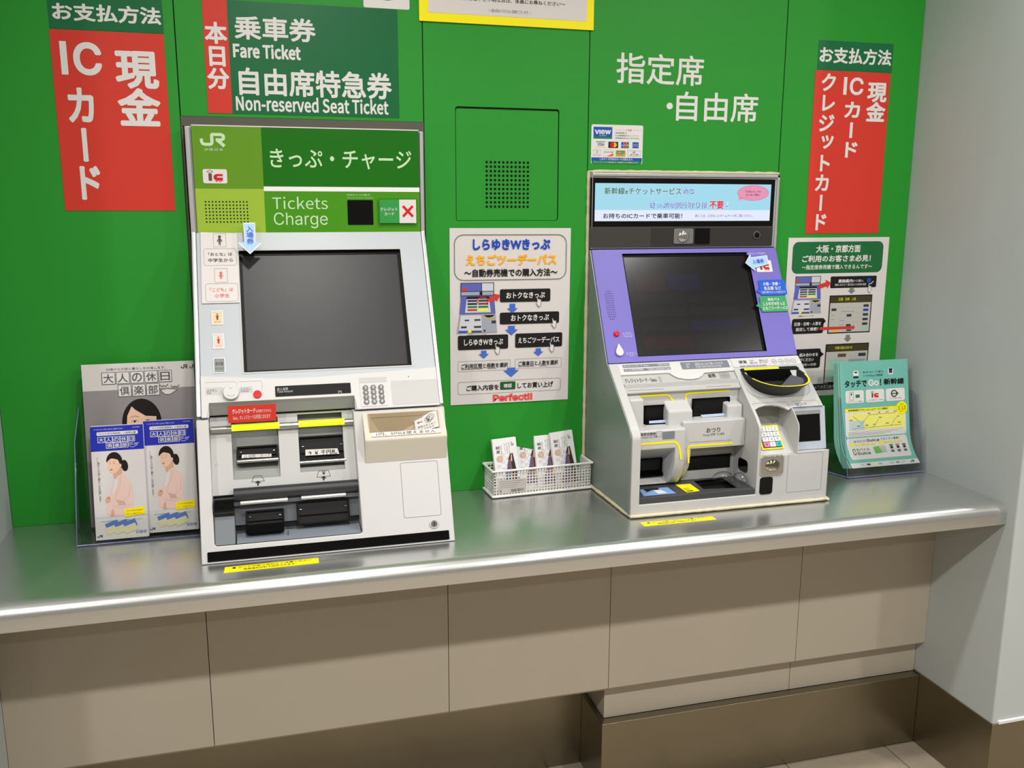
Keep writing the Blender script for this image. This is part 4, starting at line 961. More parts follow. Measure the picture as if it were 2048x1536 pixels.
# housing behind the display, silver frame and sealant
q(M_LIGHT).wbox(XL, XR - .001, -.0085, .16, .586, .7640).build('display_housing', M, bevel=.0015)
hz = thing('display_unit'); hz.parent = M
q(M_GBLACK).box(F_H2, (1.3154, 0.6377, 1.8094, 0.7545), -.006, .0).build('display_frame', hz, bevel=.0008)
sr = (1.3264, 0.6522, 1.7982, 0.7418)
SKY = mat('lit_sky_blue', (164, 220, 240), .4, emit=1.05); LITW = mat('lit_white', (226, 232, 250), .4, emit=1.1)
q(SKY).box(F_H2, (sr[0], (1.3259, 0.6786)[1], sr[2], sr[3]), .0002, .0006).build('lit_picture', hz)
q(LITW).box(F_H2, (sr[0], sr[1], sr[2], (1.3259, 0.6786)[1]), .0002, .0006).build('lit_text_band', hz)
L = MB(); w = .0009
TW = mat('lit_pure_white', (250, 250, 255), .4, emit=0.95); TT = mat('lit_teal_text', (60, 150, 140), .4, emit=.9); TB = mat('lit_blue_text', (50, 100, 210), .4, emit=.9); TR_ = mat('lit_red_text', (232, 40, 70), .4, emit=.9); TK = mat('lit_navy_text', (14, 20, 70), .4, emit=.2)
for s_, r, m in (('新幹線eチケットサービス', (1.3497, 0.7149, 1.5508, 0.7327), TT), ('なら', (1.5542, 0.7157, 1.5878, 0.7311), TB), ('きっぷの受け取りは', (1.4678, 0.6813, 1.6255, 0.6990), TB), ('不要', (1.6286, 0.6813, 1.6674, 0.7008), TR_), ('！', (1.6754, 0.6838, 1.6804, 0.6985), TB)):
    text(L, F_H2, s_, r, m, .055 if m is TB else .03, w); text(L, F_H2, s_, r, TW, .0, w + .0003) if m is TB else None
    if m is not TB: text(L, F_H2, s_, (r[0] - .0008, r[1] - .0008, r[2] + .0008, r[3] + .0008), TW, .07, w - .00015)
text(L, F_H2, 'お持ちのICカードで乗車可能！', (1.3478, 0.6582, 1.5559, 0.6710), TK, .025, w)
text(L, F_H2, '詳しくは、えきねっとホームページをご覧ください。', (1.5907, 0.6610, 1.7494, 0.6685), TK, .0, w)
PK = mat('lit_pink', (250, 160, 196), .4, emit=.9)
c = (1.7479, 0.7208); bub = ell(c, (1.7916, 0.7210)[0] - c[0], .0185, 28)
L.use(PK).poly(F_H2, bub, w); L.use(PK).poly(F_H2, [(1.7091, 0.7157), (1.7264, 0.7066), (1.7071, 0.7022)], w + .0001); L.use(TR_).stroke(F_H2, bub, .0007, w + .0001, True)
text(L, F_H2, '「えきねっと」から', (1.7259, 0.7215, 1.7689, 0.7268), TK, .02, w + .0003); text(L, F_H2, 'カンタン申込！', (1.7284, 0.7135, 1.7666, 0.7189), TK, .02, w + .0003)
L.build('screen_picture', hz)
sb = thing('sensor_bar'); sb.parent = M
q(mat('sensor_bar_grey', (64, 62, 60), .35)).box(F_H2, (1.3153, 0.5893, 1.8096, 0.6385), -.006, .0008).build('bar_face', sb, bevel=.0008)
q(mat('sensor_bar_dark', (54, 52, 51), .25)).box(F_H2, (1.4740, 0.5905, 1.8079, 0.6349), .0008, .0012).build('smoked_window', sb)
LENS = mat('clear_lens', (190, 188, 184), .08, metal=.85)
r = (1.5341, 0.5963, 1.5872, 0.6340)
q(LENS).prism(F_H2, rr(r, .005), .0008, .0045).build('lens_block', sb, bevel=.002)
MB().use(M_CHROME).dome(F_H2, rp(r, .47, .52), .0165, .008, w=.0035).build('lens_dome', sb, smooth=60)
q(M_GBLACK).prism(F_H2, rr((1.5922, 0.5959, 1.6324, 0.6343), .002), .0008, .0035).build('camera_window', sb, bevel=.0008)
c = (1.7633, 0.6167)
MB().use(M_DGREY).cyl(F_H2.pt(c[0], c[1], .0005), F_H2.pt(c[0], c[1], .004), .0100, n=28).build('lens_ring', sb, bevel=.0008, smooth=40)
MB().use(M_GBLACK).dome(F_H2, c, .0075, .003, w=.004).build('lens', sb, smooth=60)
# silver rails of the frame and the cream sealant
b = q(M_SILVER); b.box(F_H2, (XL + .0005, .586, XL + .0025, .7655), -.004, .0005); b.build('frame_rail', M, bevel=.001)
b = q(M_SILVER); b.box(F_H2, (XR - .0075, .586, XR - .001, .7655), -.004, .0010); b.build('frame_rail', M, bevel=.001)
b = q(M_SILVER); b.box(F_H2, (XL + .0005, .7585, XR - .001, .7655), -.004, .0010); b.build('frame_rail', M, bevel=.001)
def bead(parent, pts, r, nm='sealant_bead', sq=1.0):
    rn = random.Random(len(pts) + int(r * 1e5)); b = MB().use(M_CAULK); P = []
    for a, c in zip(pts[:-1], pts[1:]):
        a = Vector(a); c = Vector(c); n = max(2, int((c - a).length / .012))
        for i in range(n): P.append(a.lerp(c, i / n))
    P.append(Vector(pts[-1]))
    rings = []; k = 8
    for i, p in enumerate(P):
        d = (P[min(i + 1, len(P) - 1)] - P[max(i - 1, 0)]).normalized(); u = d.orthogonal().normalized(); v = d.cross(u); q_ = r * rn.uniform(.82, 1.18)
        rings.append([p + (u * cos(2 * pi * j / k) + v * sin(2 * pi * j / k)) * q_ for j in range(k)])
    vs = [x for rg in rings for x in rg]; fs = []
    for i in range(len(rings) - 1):
        for j in range(k): fs.append((i * k + j, i * k + (j + 1) % k, (i + 1) * k + (j + 1) % k, (i + 1) * k + j))
    fs += [tuple(range(k))[::-1], tuple(range((len(rings) - 1) * k, len(rings) * k))]
    return b.add(vs, fs).build(nm, parent, smooth=70)
bead(M, [(X[3] + .003, -.001, .004), (X[3] + .003, -.001, .7690), (X[4] - .001, -.001, .7690), (X[4] - .001, -.001, .30)], .0044)
bead(M, [(X[3] + .001, -.004, .0050), (XL + .001, -.299, .0050), (XR + .001, -.3005, .0050), (XR + .001, -.24, .0050)], .0042)
# galvanised cheek plate on the left
ck = [(.10, .0015), (-.290, .0015), (-.2905, .186), (-.283, .203), (-.137, .3255), (-.009, .5830), (.10, .5830)]
MB().use(M_ZINC).xprism(ck, XL - .0012, XL + .001).build('side_plate', M)
L = MB(); L.use(K_)
F_CK = Fr((XL - .0013, 0, 0), (0, -1, 0), (0, 0, 1))
for y, z in ((.05, .32), (.045, .22), (.052, .10), (.12, .25)): L.poly(F_CK, ell((y, z), .0012, .0022, 8), .0001)
L.build('side_scratch', M)
# purple screen panel
P = [(-.0125, .5835), (-.1415, .3270), (.08, .3270), (.08, .5835)]
pp = MB().use(M_PURPLE).xprism([tuple(F_S2.pt(0, S2H - .001, 0).yz), tuple(F_S2.pt(0, .0015, 0).yz), (.08, .3275), (.08, .5840)], XL + .0015, XR - .0015).build('purple_panel', M)
sr2 = [(1.3928, 0.2766), (1.7326, 0.2777), (1.7454, 0.0157), (1.4037, 0.0143)]
s2r = ((sr2[0][0] + sr2[3][0]) / 2, (sr2[2][1] + sr2[3][1]) / 2, (sr2[1][0] + sr2[2][0]) / 2, (sr2[0][1] + sr2[1][1]) / 2)
c = MB(); c.use(M_BLACK).box(F_S2, s2r, -.010, .03); cut(pp, [c]); bev(pp, .0015, 3)
q(M_SCREEN2).box(F_S2, inset(s2r, .0004), -.0105, -.009).build('touch_screen', M)
q(M_BLACK).ring(F_S2, rr(inset(s2r, -.0002), .0008, 1), rr(inset(s2r, .0045), .0008, 1), -.0095, -.0065).build('screen_border', M)
# the ghost of the idle menu that shows in the dark screen
L = MB(); gw = -.0088
for a, m in (((.07, .31, .20, .37), 'r'), ((.33, .58, .20, .36), 'b'), ((.07, .43, .40, .50), 'g'), ((.46, .85, .40, .50), 'g'), ((.07, .43, .53, .62), 'g'), ((.46, .85, .53, .62), 'g'), ((.07, .43, .66, .76), 'g'), ((.45, .86, .66, .76), 'b'), ((.07, .45, .81, .93), 'r'), ((.48, .70, .81, .93), 'g')):
    L.use({'r': mat('ghost_red', (30, 15, 19), .22, spec=.4), 'b': mat('ghost_blue', (17, 16, 38), .22, spec=.4), 'g': mat('ghost_grey', (18, 19, 21), .22, spec=.4)}[m]).box(F_S2, sub(s2r, a[0], a[1], a[2], a[3]), gw - .0001, gw)
L.build('idle_menu_ghost', M)
g = q(mat('hole_black', (4, 14, 4), 0.9)); a = (1.3424, 0.1806); e = (1.3534, 0.1106)
for j in range(13):
    for i in range(5):
        if (j in (0, 12) and i in (0, 4)) or (j == 0 and i > 3): continue
        y = a[1] + (e[1] - a[1]) * j / 12; x = a[0] + (i - 1) * .0045
        g.poly(F_S2, ell((x, y), .0011, n=8), .0002)
tag(g.build('speaker_hole', M), kind='stuff')
c = (1.3509, 0.0731); MB().use(M_REDB).cyl(F_S2.pt(c[0], c[1], 0), F_S2.pt(c[0], c[1], .006), .0072, .0062, 24).build('cancel_button', M, bevel=.001, smooth=40)
c = (1.3512, 0.0272)
td = [(c[0] + .0098 * cos(radians(t)), c[1] + .0098 * sin(radians(t))) for t in range(-205, 26, 15)] + [(c[0] + .0015, c[1] + .0200), (c[0] - .0015, c[1] + .0200)]
q(M_WHITE).prism(F_S2, td, 0, .006).build('call_button', M, bevel=.0015)
L = MB(); w = .0006; LV = mat('pale_violet_ink', (206, 200, 240), .4)
text(L, F_S2, 'とりけし', (1.3671, 0.0697, 1.3922, 0.0763), LV, .0, w); text(L, F_S2, 'Cancel', (1.3691, 0.0642, 1.3901, 0.0687), LV, .0, w)
text(L, F_S2, 'よびだし', (1.3676, 0.0211, 1.3946, 0.0271), LV, .0, w); text(L, F_S2, 'Call', (1.3761, 0.0165, 1.3862, 0.0206), LV, .0, w)
text(L, F_S2, '防犯カメラ作動中', (1.7351, 0.2696, 1.7877, 0.2763), LV, .0, w)
L.build('lettering', M)
L = MB(); r = (1.7543, 0.2227, 1.7989, 0.2542); L.use(W_).prism(F_S2, rr(r, .003), .0002, .0006); ic_logo(L, F_S2, r, .0008, M_BRED, M_BROWN); L.build('card_emblem', M)
A_ = thing('arrow_tag'); A_.parent = M; A_['label'] = 'pale blue paper arrow pointing left at the screen corner'
ap = [(1.7236, 0.2466), (1.7417, 0.2702), (1.7420, 0.2612), (1.7891, 0.2667), (1.7891, 0.2422), (1.7461, 0.2326), (1.7481, 0.2237)]
cx = sum(p[0] for p in ap) / 7; cy = sum(p[1] for p in ap) / 7
q(W_).prism(F_S2, ap, .0035, .0040).build('card_edge', A_); q(M_SKY).prism(F_S2, [(cx + (x - cx) * .93, cy + (y - cy) * .88) for x, y in ap], .0041, .0043).build('blue_face', A_)
L = MB(); text(L, F_S2, '入場券', (1.7437, 0.2437, 1.7766, 0.2558), M_ABLUE, .03, .0046, rot=5); L.build('lettering', A_)
T1 = mat('tag_blue', (28, 92, 206), .35); T2 = mat('tag_green', (56, 152, 98), .35)
for nm, col, r, tl, lines, lb_ in (('destination_tag', T1, (1.7507, 0.1594, 1.8255, 0.2002), [(1.7389, 0.1696), (1.7477, 0.1787), (1.7556, 0.1625)], (('大阪・京都・', (1.7621, 0.1846, 1.8098, 0.1939)), ('名古屋 など', (1.7621, 0.1729, 1.8113, 0.1824)), ('（お乗り継ぎのきっぷも買えます）', (1.7524, 0.1638, 1.8210, 0.1706))), 'blue speech bubble tag naming western cities'),
    ('pass_tag', T2, (1.7448, 0.1154, 1.8191, 0.1574), [(1.7313, 0.1326), (1.7427, 0.1402), (1.7472, 0.1215)], (('週末パス', (1.7660, 0.1440, 1.7994, 0.1516)), ('しらゆきWきっぷ', (1.7520, 0.1316, 1.8127, 0.1413)), ('えちごツーデーパス', (1.7485, 0.1200, 1.8180, 0.1294))), 'green speech bubble tag naming discount passes')):
    t = thing(nm); t.parent = M; t['label'] = lb_
    q(col).prism(F_S2, rr(r, .004), .0022, .0030).prism(F_S2, tl, .0022, .0029).build('tag_card', t)
    L = MB()
    for s_, rr2 in lines: text(L, F_S2, s_, rr2, W_, .02 if len(s_) < 12 else .0, .0033)
    L.build('lettering', t)

# ---- lower body
bodyP = [a2(0, A2H - .001), a2(0, .008), a2(-.001, .003), (-.2935, .192), (-.296, .180), (-.296, .0015), (.10, .0015), (.10, .3255)]
bd = MB().use(M_LIGHT).xprism(bodyP, XL + .0012, XR - .0005).build('lower_body', M)
RX0, RX1 = 1.3405, 1.6330
sill = .0300
# recess
v1 = .1510
cutP = [(-.36, sill), (-.36, .34), a2(.05, v1), a2(-.020, v1), (-.16, .262), (-.17, sill)]
c = MB(); c.use(M_LIGHT).xprism(cutP, RX0, RX1)
# pin pad niche
nx0, nx1 = 1.641, 1.7360
n1 = MB(); n1.use(M_LIGHT)
yb = -.208
prof_ = [(-.36, .121), (-.36, .2400), (-.262, .2350), (-.240, .2380), (yb, .225), (yb, .176), (-.228, .172), (-.283, .121)]
n1.xprism(prof_, nx0, nx1)
q2r = (1.7390, 0.0034, 1.8290, 0.1063)
n2 = MB(); n2.use(M_LIGHT).box(F_Q2, q2r, -.010, .06)
nb = MB(); nb.use(mat('bowl_black', (26, 26, 27), .5, spec=.3)); bxx = ((1.6550, 0.0947)[0] + .001, (1.7878, 0.0518)[0] - .002)
vv = (.2985 - .205) / .121 * A2H
nb.hexa([F_A2.pt(bxx[0] + .01, vv - .055, -.034), F_A2.pt(bxx[1] - .01, vv - .055, -.034), F_A2.pt(bxx[1] - .01, vv - .002, -.034), F_A2.pt(bxx[0] + .01, vv - .002, -.034), F_A2.pt(bxx[0] + .012, vv - .060, .03), F_A2.pt(bxx[1] - .012, vv - .060, .03), F_A2.pt(bxx[1] - .001, vv - .001, .03), F_A2.pt(bxx[0] + .001, vv - .001, .03)])
cut(bd, [c, n1, n2, nb]); bev(bd, .0028, 3)
# white cap strip over the recess with the dipping edge
cap = [(RX0 + .001, A2H - .006), (RX1 - .001, A2H - .006)]
def A(x, y): return None
dip = [(1.6438, 0.1498), (1.6340, 0.1488), (1.5511, 0.1460), (1.5427, 0.1373), (1.5330, 0.1318), (1.5165, 0.1290), (1.4988, 0.1301), (1.4799, 0.1351), (1.4699, 0.1432), (1.4623, 0.1513), (1.4530, 0.1541), (1.3515, 0.1527)]
dip[0] = (RX1 + .001, dip[0][1])
hoodpts = [(RX0 - .001, (1.3415, 0.1037)[1]), (RX1 + .001, (1.6152, 0.0963)[1])]
# hood carrying the labels, a little below the skin
hood = [(RX0, hoodpts[0][1]), (RX1, hoodpts[0][1]), (RX1, v1 + .002), (RX0, v1 + .002)]
M_HOOD = mat('hood_pale_grey', (178, 178, 176), .42)
hv = (hoodpts[0][1] + hoodpts[1][1]) / 2
hP = [a2(-.003, v1 + .001), a2(-.003, hv + .002), a2(-.005, hv), a2(-.020, hv + .004), a2(-.022, v1 + .001)]
MB().use(M_HOOD).xprism(hP, RX0 + .0005, RX1 - .0005).build('label_hood', M, bevel=.0012)
capP = [(RX0 + .0005, A2H - .004), (RX0 + .0005, v1 + .0005)] + [(max(RX0 + .0005, min(RX1 - .0005, x)), min(y, v1 + .0005)) for x, y in dip[::-1]] + [(RX1 - .0005, A2H - .004)]
q(M_WHITE).prism(F_A2, capP, -.0022, .0012).build('top_cap', M, bevel=.0008)
q(M_WHITE).box(F_A2, (RX1 + .0005, A2H - .028, XR - .002, A2H - .0015), .0001, .0010).build('coin_label_plate', M)
L = MB(); w = .0016
SG = mat('slate_label', (120, 124, 136), .4)
for r, sk in (((1.3522, 0.1718, 1.4711, 0.1806), 0), ((1.3516, 0.1603, 1.4704, 0.1685), 0), ((1.4992, 0.1587, 1.6245, 0.1807), 0)):
    L.use(SG).prism(F_A2, rr(r, .001, 2), w - .0003, w)
text(L, F_A2, 'クレジットカード Suica', (1.3544, 0.1731, 1.4169, 0.1797), W_, .0, w + .0002); text(L, F_A2, 'Card Suica', (1.4411, 0.1739, 1.4685, 0.1809), W_, .0, w + .0002)
text(L, F_A2, 'きっぷ 磁気定期券', (1.3548, 0.1618, 1.4007, 0.1683), W_, .0, w + .0002); text(L, F_A2, 'Ticket Commuter Pass', (1.4118, 0.1609, 1.4680, 0.1688), W_, .0, w + .0002)
text(L, F_A2, '紙幣', (1.5133, 0.1708, 1.5232, 0.1760), W_, .0, w + .0002); text(L, F_A2, 'Bill', (1.5119, 0.1633, 1.5193, 0.1684), W_, .0, w + .0002)
text(L, F_A2, '紙幣はまとめて挿入できます', (1.5363, 0.1682, 1.6094, 0.1763), W_, .0, w + .0002); text(L, F_A2, 'Insert some bills at one time', (1.5353, 0.1616, 1.6022, 0.1678), W_, .0, w + .0002)
L.use(MATS['grey_print'])
text(L, F_A2, '硬貨', (1.6525, 0.1677, 1.6743, 0.1776), G_, .02, w); text(L, F_A2, 'Coin', (1.6830, 0.1729, 1.6934, 0.1775), G_, .0, w); text(L, F_A2, '硬币 동전', (1.6815, 0.1654, 1.7012, 0.1704), G_, .0, w); text(L, F_A2, '硬貨はまとめて', (1.7089, 0.1722, 1.7341, 0.1777), G_, .0, w); text(L, F_A2, '投入できます', (1.7077, 0.1661, 1.7302, 0.1713), G_, .0, w)
text(L, F_A2, 'Insert some coins at one time', (1.6517, 0.1570, 1.7224, 0.1634), G_, .0, w)
for i, c in enumerate(((1.7477, 0.1696), (1.7668, 0.1690), (1.7840, 0.1693), (1.8004, 0.1687))):
    L.use(G_).stroke(F_A2, ell(c, .0068, n=22), .0006, w, True); s_ = ('500', '100', '50', '10')[i]; hw = .0042 if i < 2 else .003
    text(L, F_A2, s_, (c[0] - hw, c[1] - .0018, c[0] + hw, c[1] + .0018), G_, .0, w)
L.build('lettering', M)
DG = mat('silkscreen_dark', (66, 64, 66), .5)
L = MB(); w = -.0024
text(L, F_A2, 'クレジットカード・Suica', (1.3472, 0.1294, 1.4259, 0.1425), DG, .012, w); text(L, F_A2, 'Card Suica 卡 카드', (1.3599, 0.1208, 1.4080, 0.1268), G_, .0, w)
L.use(G_).stroke(F_A2, rr((1.4333, 0.1234, 1.4372, 0.1424), .001, 2), .0006, w, True)
text(L, F_A2, '紙幣', (1.5604, 0.1328, 1.5797, 0.1447), DG, .02, w); text(L, F_A2, 'Bills 紙币 지폐', (1.5510, 0.1220, 1.5803, 0.1276), G_, .0, w)
b4 = (1.5908, 0.1290, 1.6158, 0.1452)
for a in ((0, .48, 0, .46), (.52, 1, 0, .46), (0, .48, .54, 1), (.52, 1, .54, 1)):
    x = sub(b4, *a); L.use(G_).stroke(F_A2, rr(x, .0005, 1), .0005, w, True)
text(L, F_A2, '10000', sub(b4, .08, .40, .14, .34), G_, .0, w); text(L, F_A2, '5000', sub(b4, .60, .92, .14, .34), G_, .0, w); text(L, F_A2, '2000', sub(b4, .08, .40, .66, .86), G_, .0, w); text(L, F_A2, '1000', sub(b4, .60, .92, .66, .86), G_, .0, w)
L.use(G_).stroke(F_A2, (1.3456, 0.1072, 1.4351, 0.1078), .0006, w).stroke(F_A2, (1.5420, 0.1066, 1.6086, 0.1063), .0006, w)
L.build('lettering', M)

# upper back wall of the recess with yellow guide lines
q(M_LIGHT).box(F_U2, (RX0 + .0005, .170, RX1 - .0005, .285), -.03, -.0005).build('upper_slot_wall', M)
YM = mat('guide_yellow', (246, 232, 16), .4)
L = MB(); w = .0004
ln = [(1.3486, 0.2572), (1.4425, 0.2574), (1.4502, 0.2558), (1.4568, 0.2501), (1.4616, 0.2415), (1.4640, 0.2293), (1.4664, 0.2184)]; ln[0] = (RX0 + .001, ln[0][1]); L.use(YM).stroke(F_U2, ln, .0044, w)
ln = [(1.5018, 0.2163), (1.4970, 0.2359), (1.4938, 0.2505), (1.4949, 0.2552), (1.4999, 0.2576), (1.5076, 0.2581), (1.6079, 0.2595)]; L.use(YM).stroke(F_U2, ln, .0044, w)
L.build('guide_line', M)
def deepslot(F, r, nm, w, label):
    t = thing(nm); t.parent = M
    q(M_RIB).ring(F, rr(r, .0012, 2), rr(inset(r, .0022), .001, 2), w - .0015, w + .004).build('mouth_frame', t, smooth=30)
    q(mat('throat_black', (5, 5, 6), .5, spec=.05)).box(F, inset(r, .0015), w - .0014, w - .0006).build('throat', t)
    h = r[3] - r[1]; b = MB().use(M_RIB)
    b.hexa([F.pt(r[0] + .002, r[1] + .001, w - .004), F.pt(r[2] - .002, r[1] + .001, w - .004), F.pt(r[2] - .002, r[1] + h * .30, w - .004), F.pt(r[0] + .002, r[1] + h * .30, w - .004), F.pt(r[0] + .001, r[1] - .002, w + .012), F.pt(r[2] - .001, r[1] - .002, w + .012), F.pt(r[2] - .001, r[1] + .004, w + .012), F.pt(r[0] + .001, r[1] + .004, w + .012)])
    b.build('entry_ramp', t)
    return t
t = deepslot(F_U2, (1.3879, 0.1892, 1.4503, 0.2349), 'card_slot', .002, None)
q(mat('lit_label', (186, 204, 232), .4)).poly(F_U2, [(1.3966, 0.2010), (1.4371, 0.2015), (1.4463, 0.1943), (1.3968, 0.1950)], .0150).build('label_strip', t)
t = deepslot(F_U2, (1.5108, 0.1881, 1.6072, 0.2447), 'banknote_slot', .002, None)
q(mat('lit_label', (186, 204, 232), .4)).poly(F_U2, [(1.5268, 0.2076), (1.5869, 0.2083), (1.5951, 0.2023), (1.5323, 0.2012)], .0150).build('label_strip', t)
# pillows beside and between the upper slots
def pillow(r, yf, rise, nm):
    l, b_, r_, t_ = r
    P = [(l, yf, b_), (r_, yf, b_), (r_, -.19, b_), (l, -.19, b_), (l, yf + .003, t_), (r_, yf + .003, t_), (r_, -.19, t_ + rise), (l, -.19, t_ + rise)]
    return MB().use(M_LIGHT).hexa([Vector(p) for p in P]).build(nm, M, bevel=.005, seg=4)
pl = (1.3370, 0.1834, 1.3774, 0.2561); pillow((RX0 + .0005, pl[1], pl[2], pl[3]), -.226, .006, 'slot_cheek')
pillow((1.4383, 0.1802, 1.5009, 0.2234), -.226, .022, 'slot_cheek')
pl = (1.5913, 0.1942, 1.6050, 0.2288); pillow((pl[0], pl[1], RX1 - .0005, pl[3]), -.222, .006, 'slot_cheek')
# white tongue below the card slot
lt = (1.3815, 0.1890)[1]
tg = [(1.3924, 0.1773), (1.4037, 0.1789), (1.4072, 0.1871), (1.4121, 0.1898), (1.4248, 0.1902), (1.4299, 0.1881), (1.4353, 0.1817), (1.4431, 0.1776), (1.4507, 0.1783)]
q(M_LIGHT).prism(F_U2, tg + [(tg[-1][0], lt - .006), (tg[0][0], lt - .006)], -.002, .030).build('finger_tongue', M, bevel=.002)
# lower left module (stands further out) and lower right module
lx1 = (1.4707, 0.1369)[0]
lt = (1.3815, 0.1890)[1]
mP = [(-.250, lt - .003), (-.246, lt), (-.18, lt + .004), (-.172, .04), (-.210, .046), (-.226, .056), (-.240, .078), (-.247, .102), (-.250, .130)]
sl3 = (1.3839, 0.0691, 1.4392, 0.1064)
lm = MB().use(M_LIGHT).xprism(mP, RX0 + .0006, lx1).build('pass_module', M)
k = MB().use(M_LIGHT); yv = (1.3704, 0.1522)[1]
xs = (1.4325, 0.1479)[0]; l0 = RX0 - .01; xi = sl3[2] + .001; dp = -.058
# sculpted pocket: wide at the front, narrowing to the slot
k.hexa([F_L2.pt(l0, sl3[1] - .004, dp), F_L2.pt(xi, sl3[1] - .004, dp), F_L2.pt(xi, sl3[3] + .001, dp), F_L2.pt(l0, sl3[3] + .001, dp), F_L2.pt(l0, .020, .02), F_L2.pt(xs + .016, .020, .02), F_L2.pt(xs + .016, yv + .004, .02), F_L2.pt(l0, yv + .004, .02)])
cut(lm, [k]); bev(lm, .004, 4)
deepslot(F_C2, (RX0 + .002, sl3[1] - .002, sl3[2], sl3[3]), 'commuter_pass_slot', .0045, None)
rm_t = (1.5390, 0.1991)[1]; rb0 = (1.5421, 0.1363)[1]
rx0_ = lx1 + .0006; ox0 = (1.4930, 0.1144)[0]
mP = [(-.235, rm_t - .002), (-.232, rm_t), (-.18, rm_t + .003), (-.18, rb0 + .004), (-.229, rb0 - .003), (-.235, rb0 - .003)]
MB().use(M_LIGHT).xprism(mP, rx0_, RX1 - .0006).build('change_module', M, bevel=.0015, seg=3)
mP = [(-.235, rb0 - .0034), (-.19, rb0 - .0034), (-.165, .046), (-.190, .046), (-.212, .062), (-.229, .090), (-.235, .118)]
MB().use(M_LIGHT).xprism(mP, rx0_, ox0).build('module_post', M, bevel=.0015, seg=3)
ox = (1.5159, 0.0676, 1.6211, 0.1004)
q(M_HOOD).box(F_C2, (ox0, .043, RX1 - .0006, rb0 + .003), -.03, -.0005).build('change_bay_wall', M)
t = thing('change_slot'); t.parent = M
q(mat('throat_black', (5, 5, 6), .5, spec=.05)).box(F_C2, (ox0 + .0005, ox[1], ox[2], ox[3]), .0, .0012).build('throat', t)
q(M_RIB).box(F_C2, (ox0 + .0005, ox[3] - .001, ox[2] + .001, ox[3] + .0015), .0, .006).build('slot_brow', t)
L = MB(); w = .0004
ln = [(1.3580, 0.1583), (1.4409, 0.1586), (1.4485, 0.1563), (1.4537, 0.1500), (1.4580, 0.1378), (1.4605, 0.1233), (1.4615, 0.1148)]; ln[0] = (RX0 + .001, ln[0][1])
L.use(YM).stroke(F_L2, ln, .0050, w + .0002); L.build('guide_line', M)
L = MB()
ln = [(1.6004, 0.1408), (1.4943, 0.1415), (1.4874, 0.1401), (1.4851, 0.1343), (1.4871, 0.1173), (1.4885, 0.1002)]; L.use(YM).stroke(F_P2, ln, .0046, .0006); L.build('guide_line', M)
L = MB()
text(L, F_L2, '磁気定期券', (1.3583, 0.1774, 1.3966, 0.1846), G_, .02, w + .0002); text(L, F_L2, 'Commuter Pass 月票', (1.3574, 0.1714, 1.3993, 0.1765), G_, .0, w + .0002)
L.use(G_).stroke(F_L2, rr((1.3982, 0.1730, 1.4104, 0.1861), .001, 2), .0005, w + .0002, True); L.use(SG).prism(F_L2, rr((1.4131, 0.1667, 1.4430, 0.1840), .001, 2), .0, w + .0006)
L.build('lettering', M)
L = MB()
text(L, F_P2, 'おつり', (1.5308, 0.1704, 1.5662, 0.1817), DG, .012, .0006); text(L, F_P2, 'Change 找零 거스름돈', (1.5219, 0.1617, 1.5780, 0.1685), G_, .0, .0006)
L.use(G_).stroke(F_P2, (1.4863, 0.1489, 1.5973, 0.1498), .0006, .0006)
L.build('lettering', M)
# tray
ty = (1.3750, -0.2134)[1]
tr = MB().use(mat('tray_charcoal', (66, 67, 70), .4)).wbox(RX0 + .0006, RX1 - .0006, -.2925, -.170, sill - .0002, .0445).build('tray', M)
F_TT = Fr((0, 0, .0445), (1, 0, 0), (0, 1, 0))
wl = [(1.5215, -0.2000), (1.6004, -0.1960), (1.5938, -0.2781), (1.5151, -0.2665)]
k = MB().use(M_BLACK).prism(F_TT, [(max(RX0, x), y) for x, y in wl], -.011, .01); cut(tr, [k]); bev(tr, .002, 3)
L = q(mat('slip_blue', (124, 160, 214), .4)).prism(F_TT, [(max(RX0 + .002, x), y) for x, y in [(1.3671, -0.2347), (1.4379, -0.2341), (1.4375, -0.2802), (1.3577, -0.2794)]], .0002, .0007)
L.use(W_).poly(F_TT, [(1.3950, -0.2479), (1.4145, -0.2493), (1.4195, -0.2735), (1.3965, -0.2749)], .0009); L.use(K_).poly(F_TT, [(1.3757, -0.2350), (1.4140, -0.2336), (1.4108, -0.2463), (1.3936, -0.2456), (1.3764, -0.2563)], .0009)
L.build('card_sticker', M)['label'] = 'pale blue sticker inside the tray'
r4 = [(1.4643, -0.2213), (1.5009, -0.2231), (1.4986, -0.2775), (1.4643, -0.2817)]
L = q(M_YEL).prism(F_TT, r4, .0002, .0007); Fq = Fr((r4[3][0], r4[3][1], .0445), (r4[2][0] - r4[3][0], r4[2][1] - r4[3][1], 0), (r4[0][0] - r4[3][0], r4[0][1] - r4[3][1], 0))
text(L, Fq, 'おつり', (.004, .022, .018, .029), K_, .02, .0010); text(L, Fq, 'をお忘れなく', (.003, .013, .020, .019), K_, .02, .0010); L.use(K_).box(Fq, (.003, .004, .020, .009), .0008, .0010)
L.build('caution_sticker', M)['label'] = 'yellow sticker inside the tray'
# clear plastic scoop
sc_ = thing('coin_scoop'); sc_.parent = M
c = (1.6251, -0.2643)
b = MB().use(M_ACR).dome(F_TT, (RX1 - .022, c[1] + .006), .020, .030, n=28, k=8, w=.0005, ry=.026); o = b.build('clear_dome', sc_, smooth=60); sd = o.modifiers.new('t', 'SOLIDIFY'); sd.thickness = .0012
b = MB().use(M_ACR).dome(Fr((RX1 - .058, c[1] + .024, .060), (1, 0, .12), (0, 1, .35)), (0, 0), .026, .014, n=28, k=8, w=0, ry=.016); o = b.build('clear_spout', sc_, smooth=60); sd = o.modifiers.new('t', 'SOLIDIFY'); sd.thickness = .0012
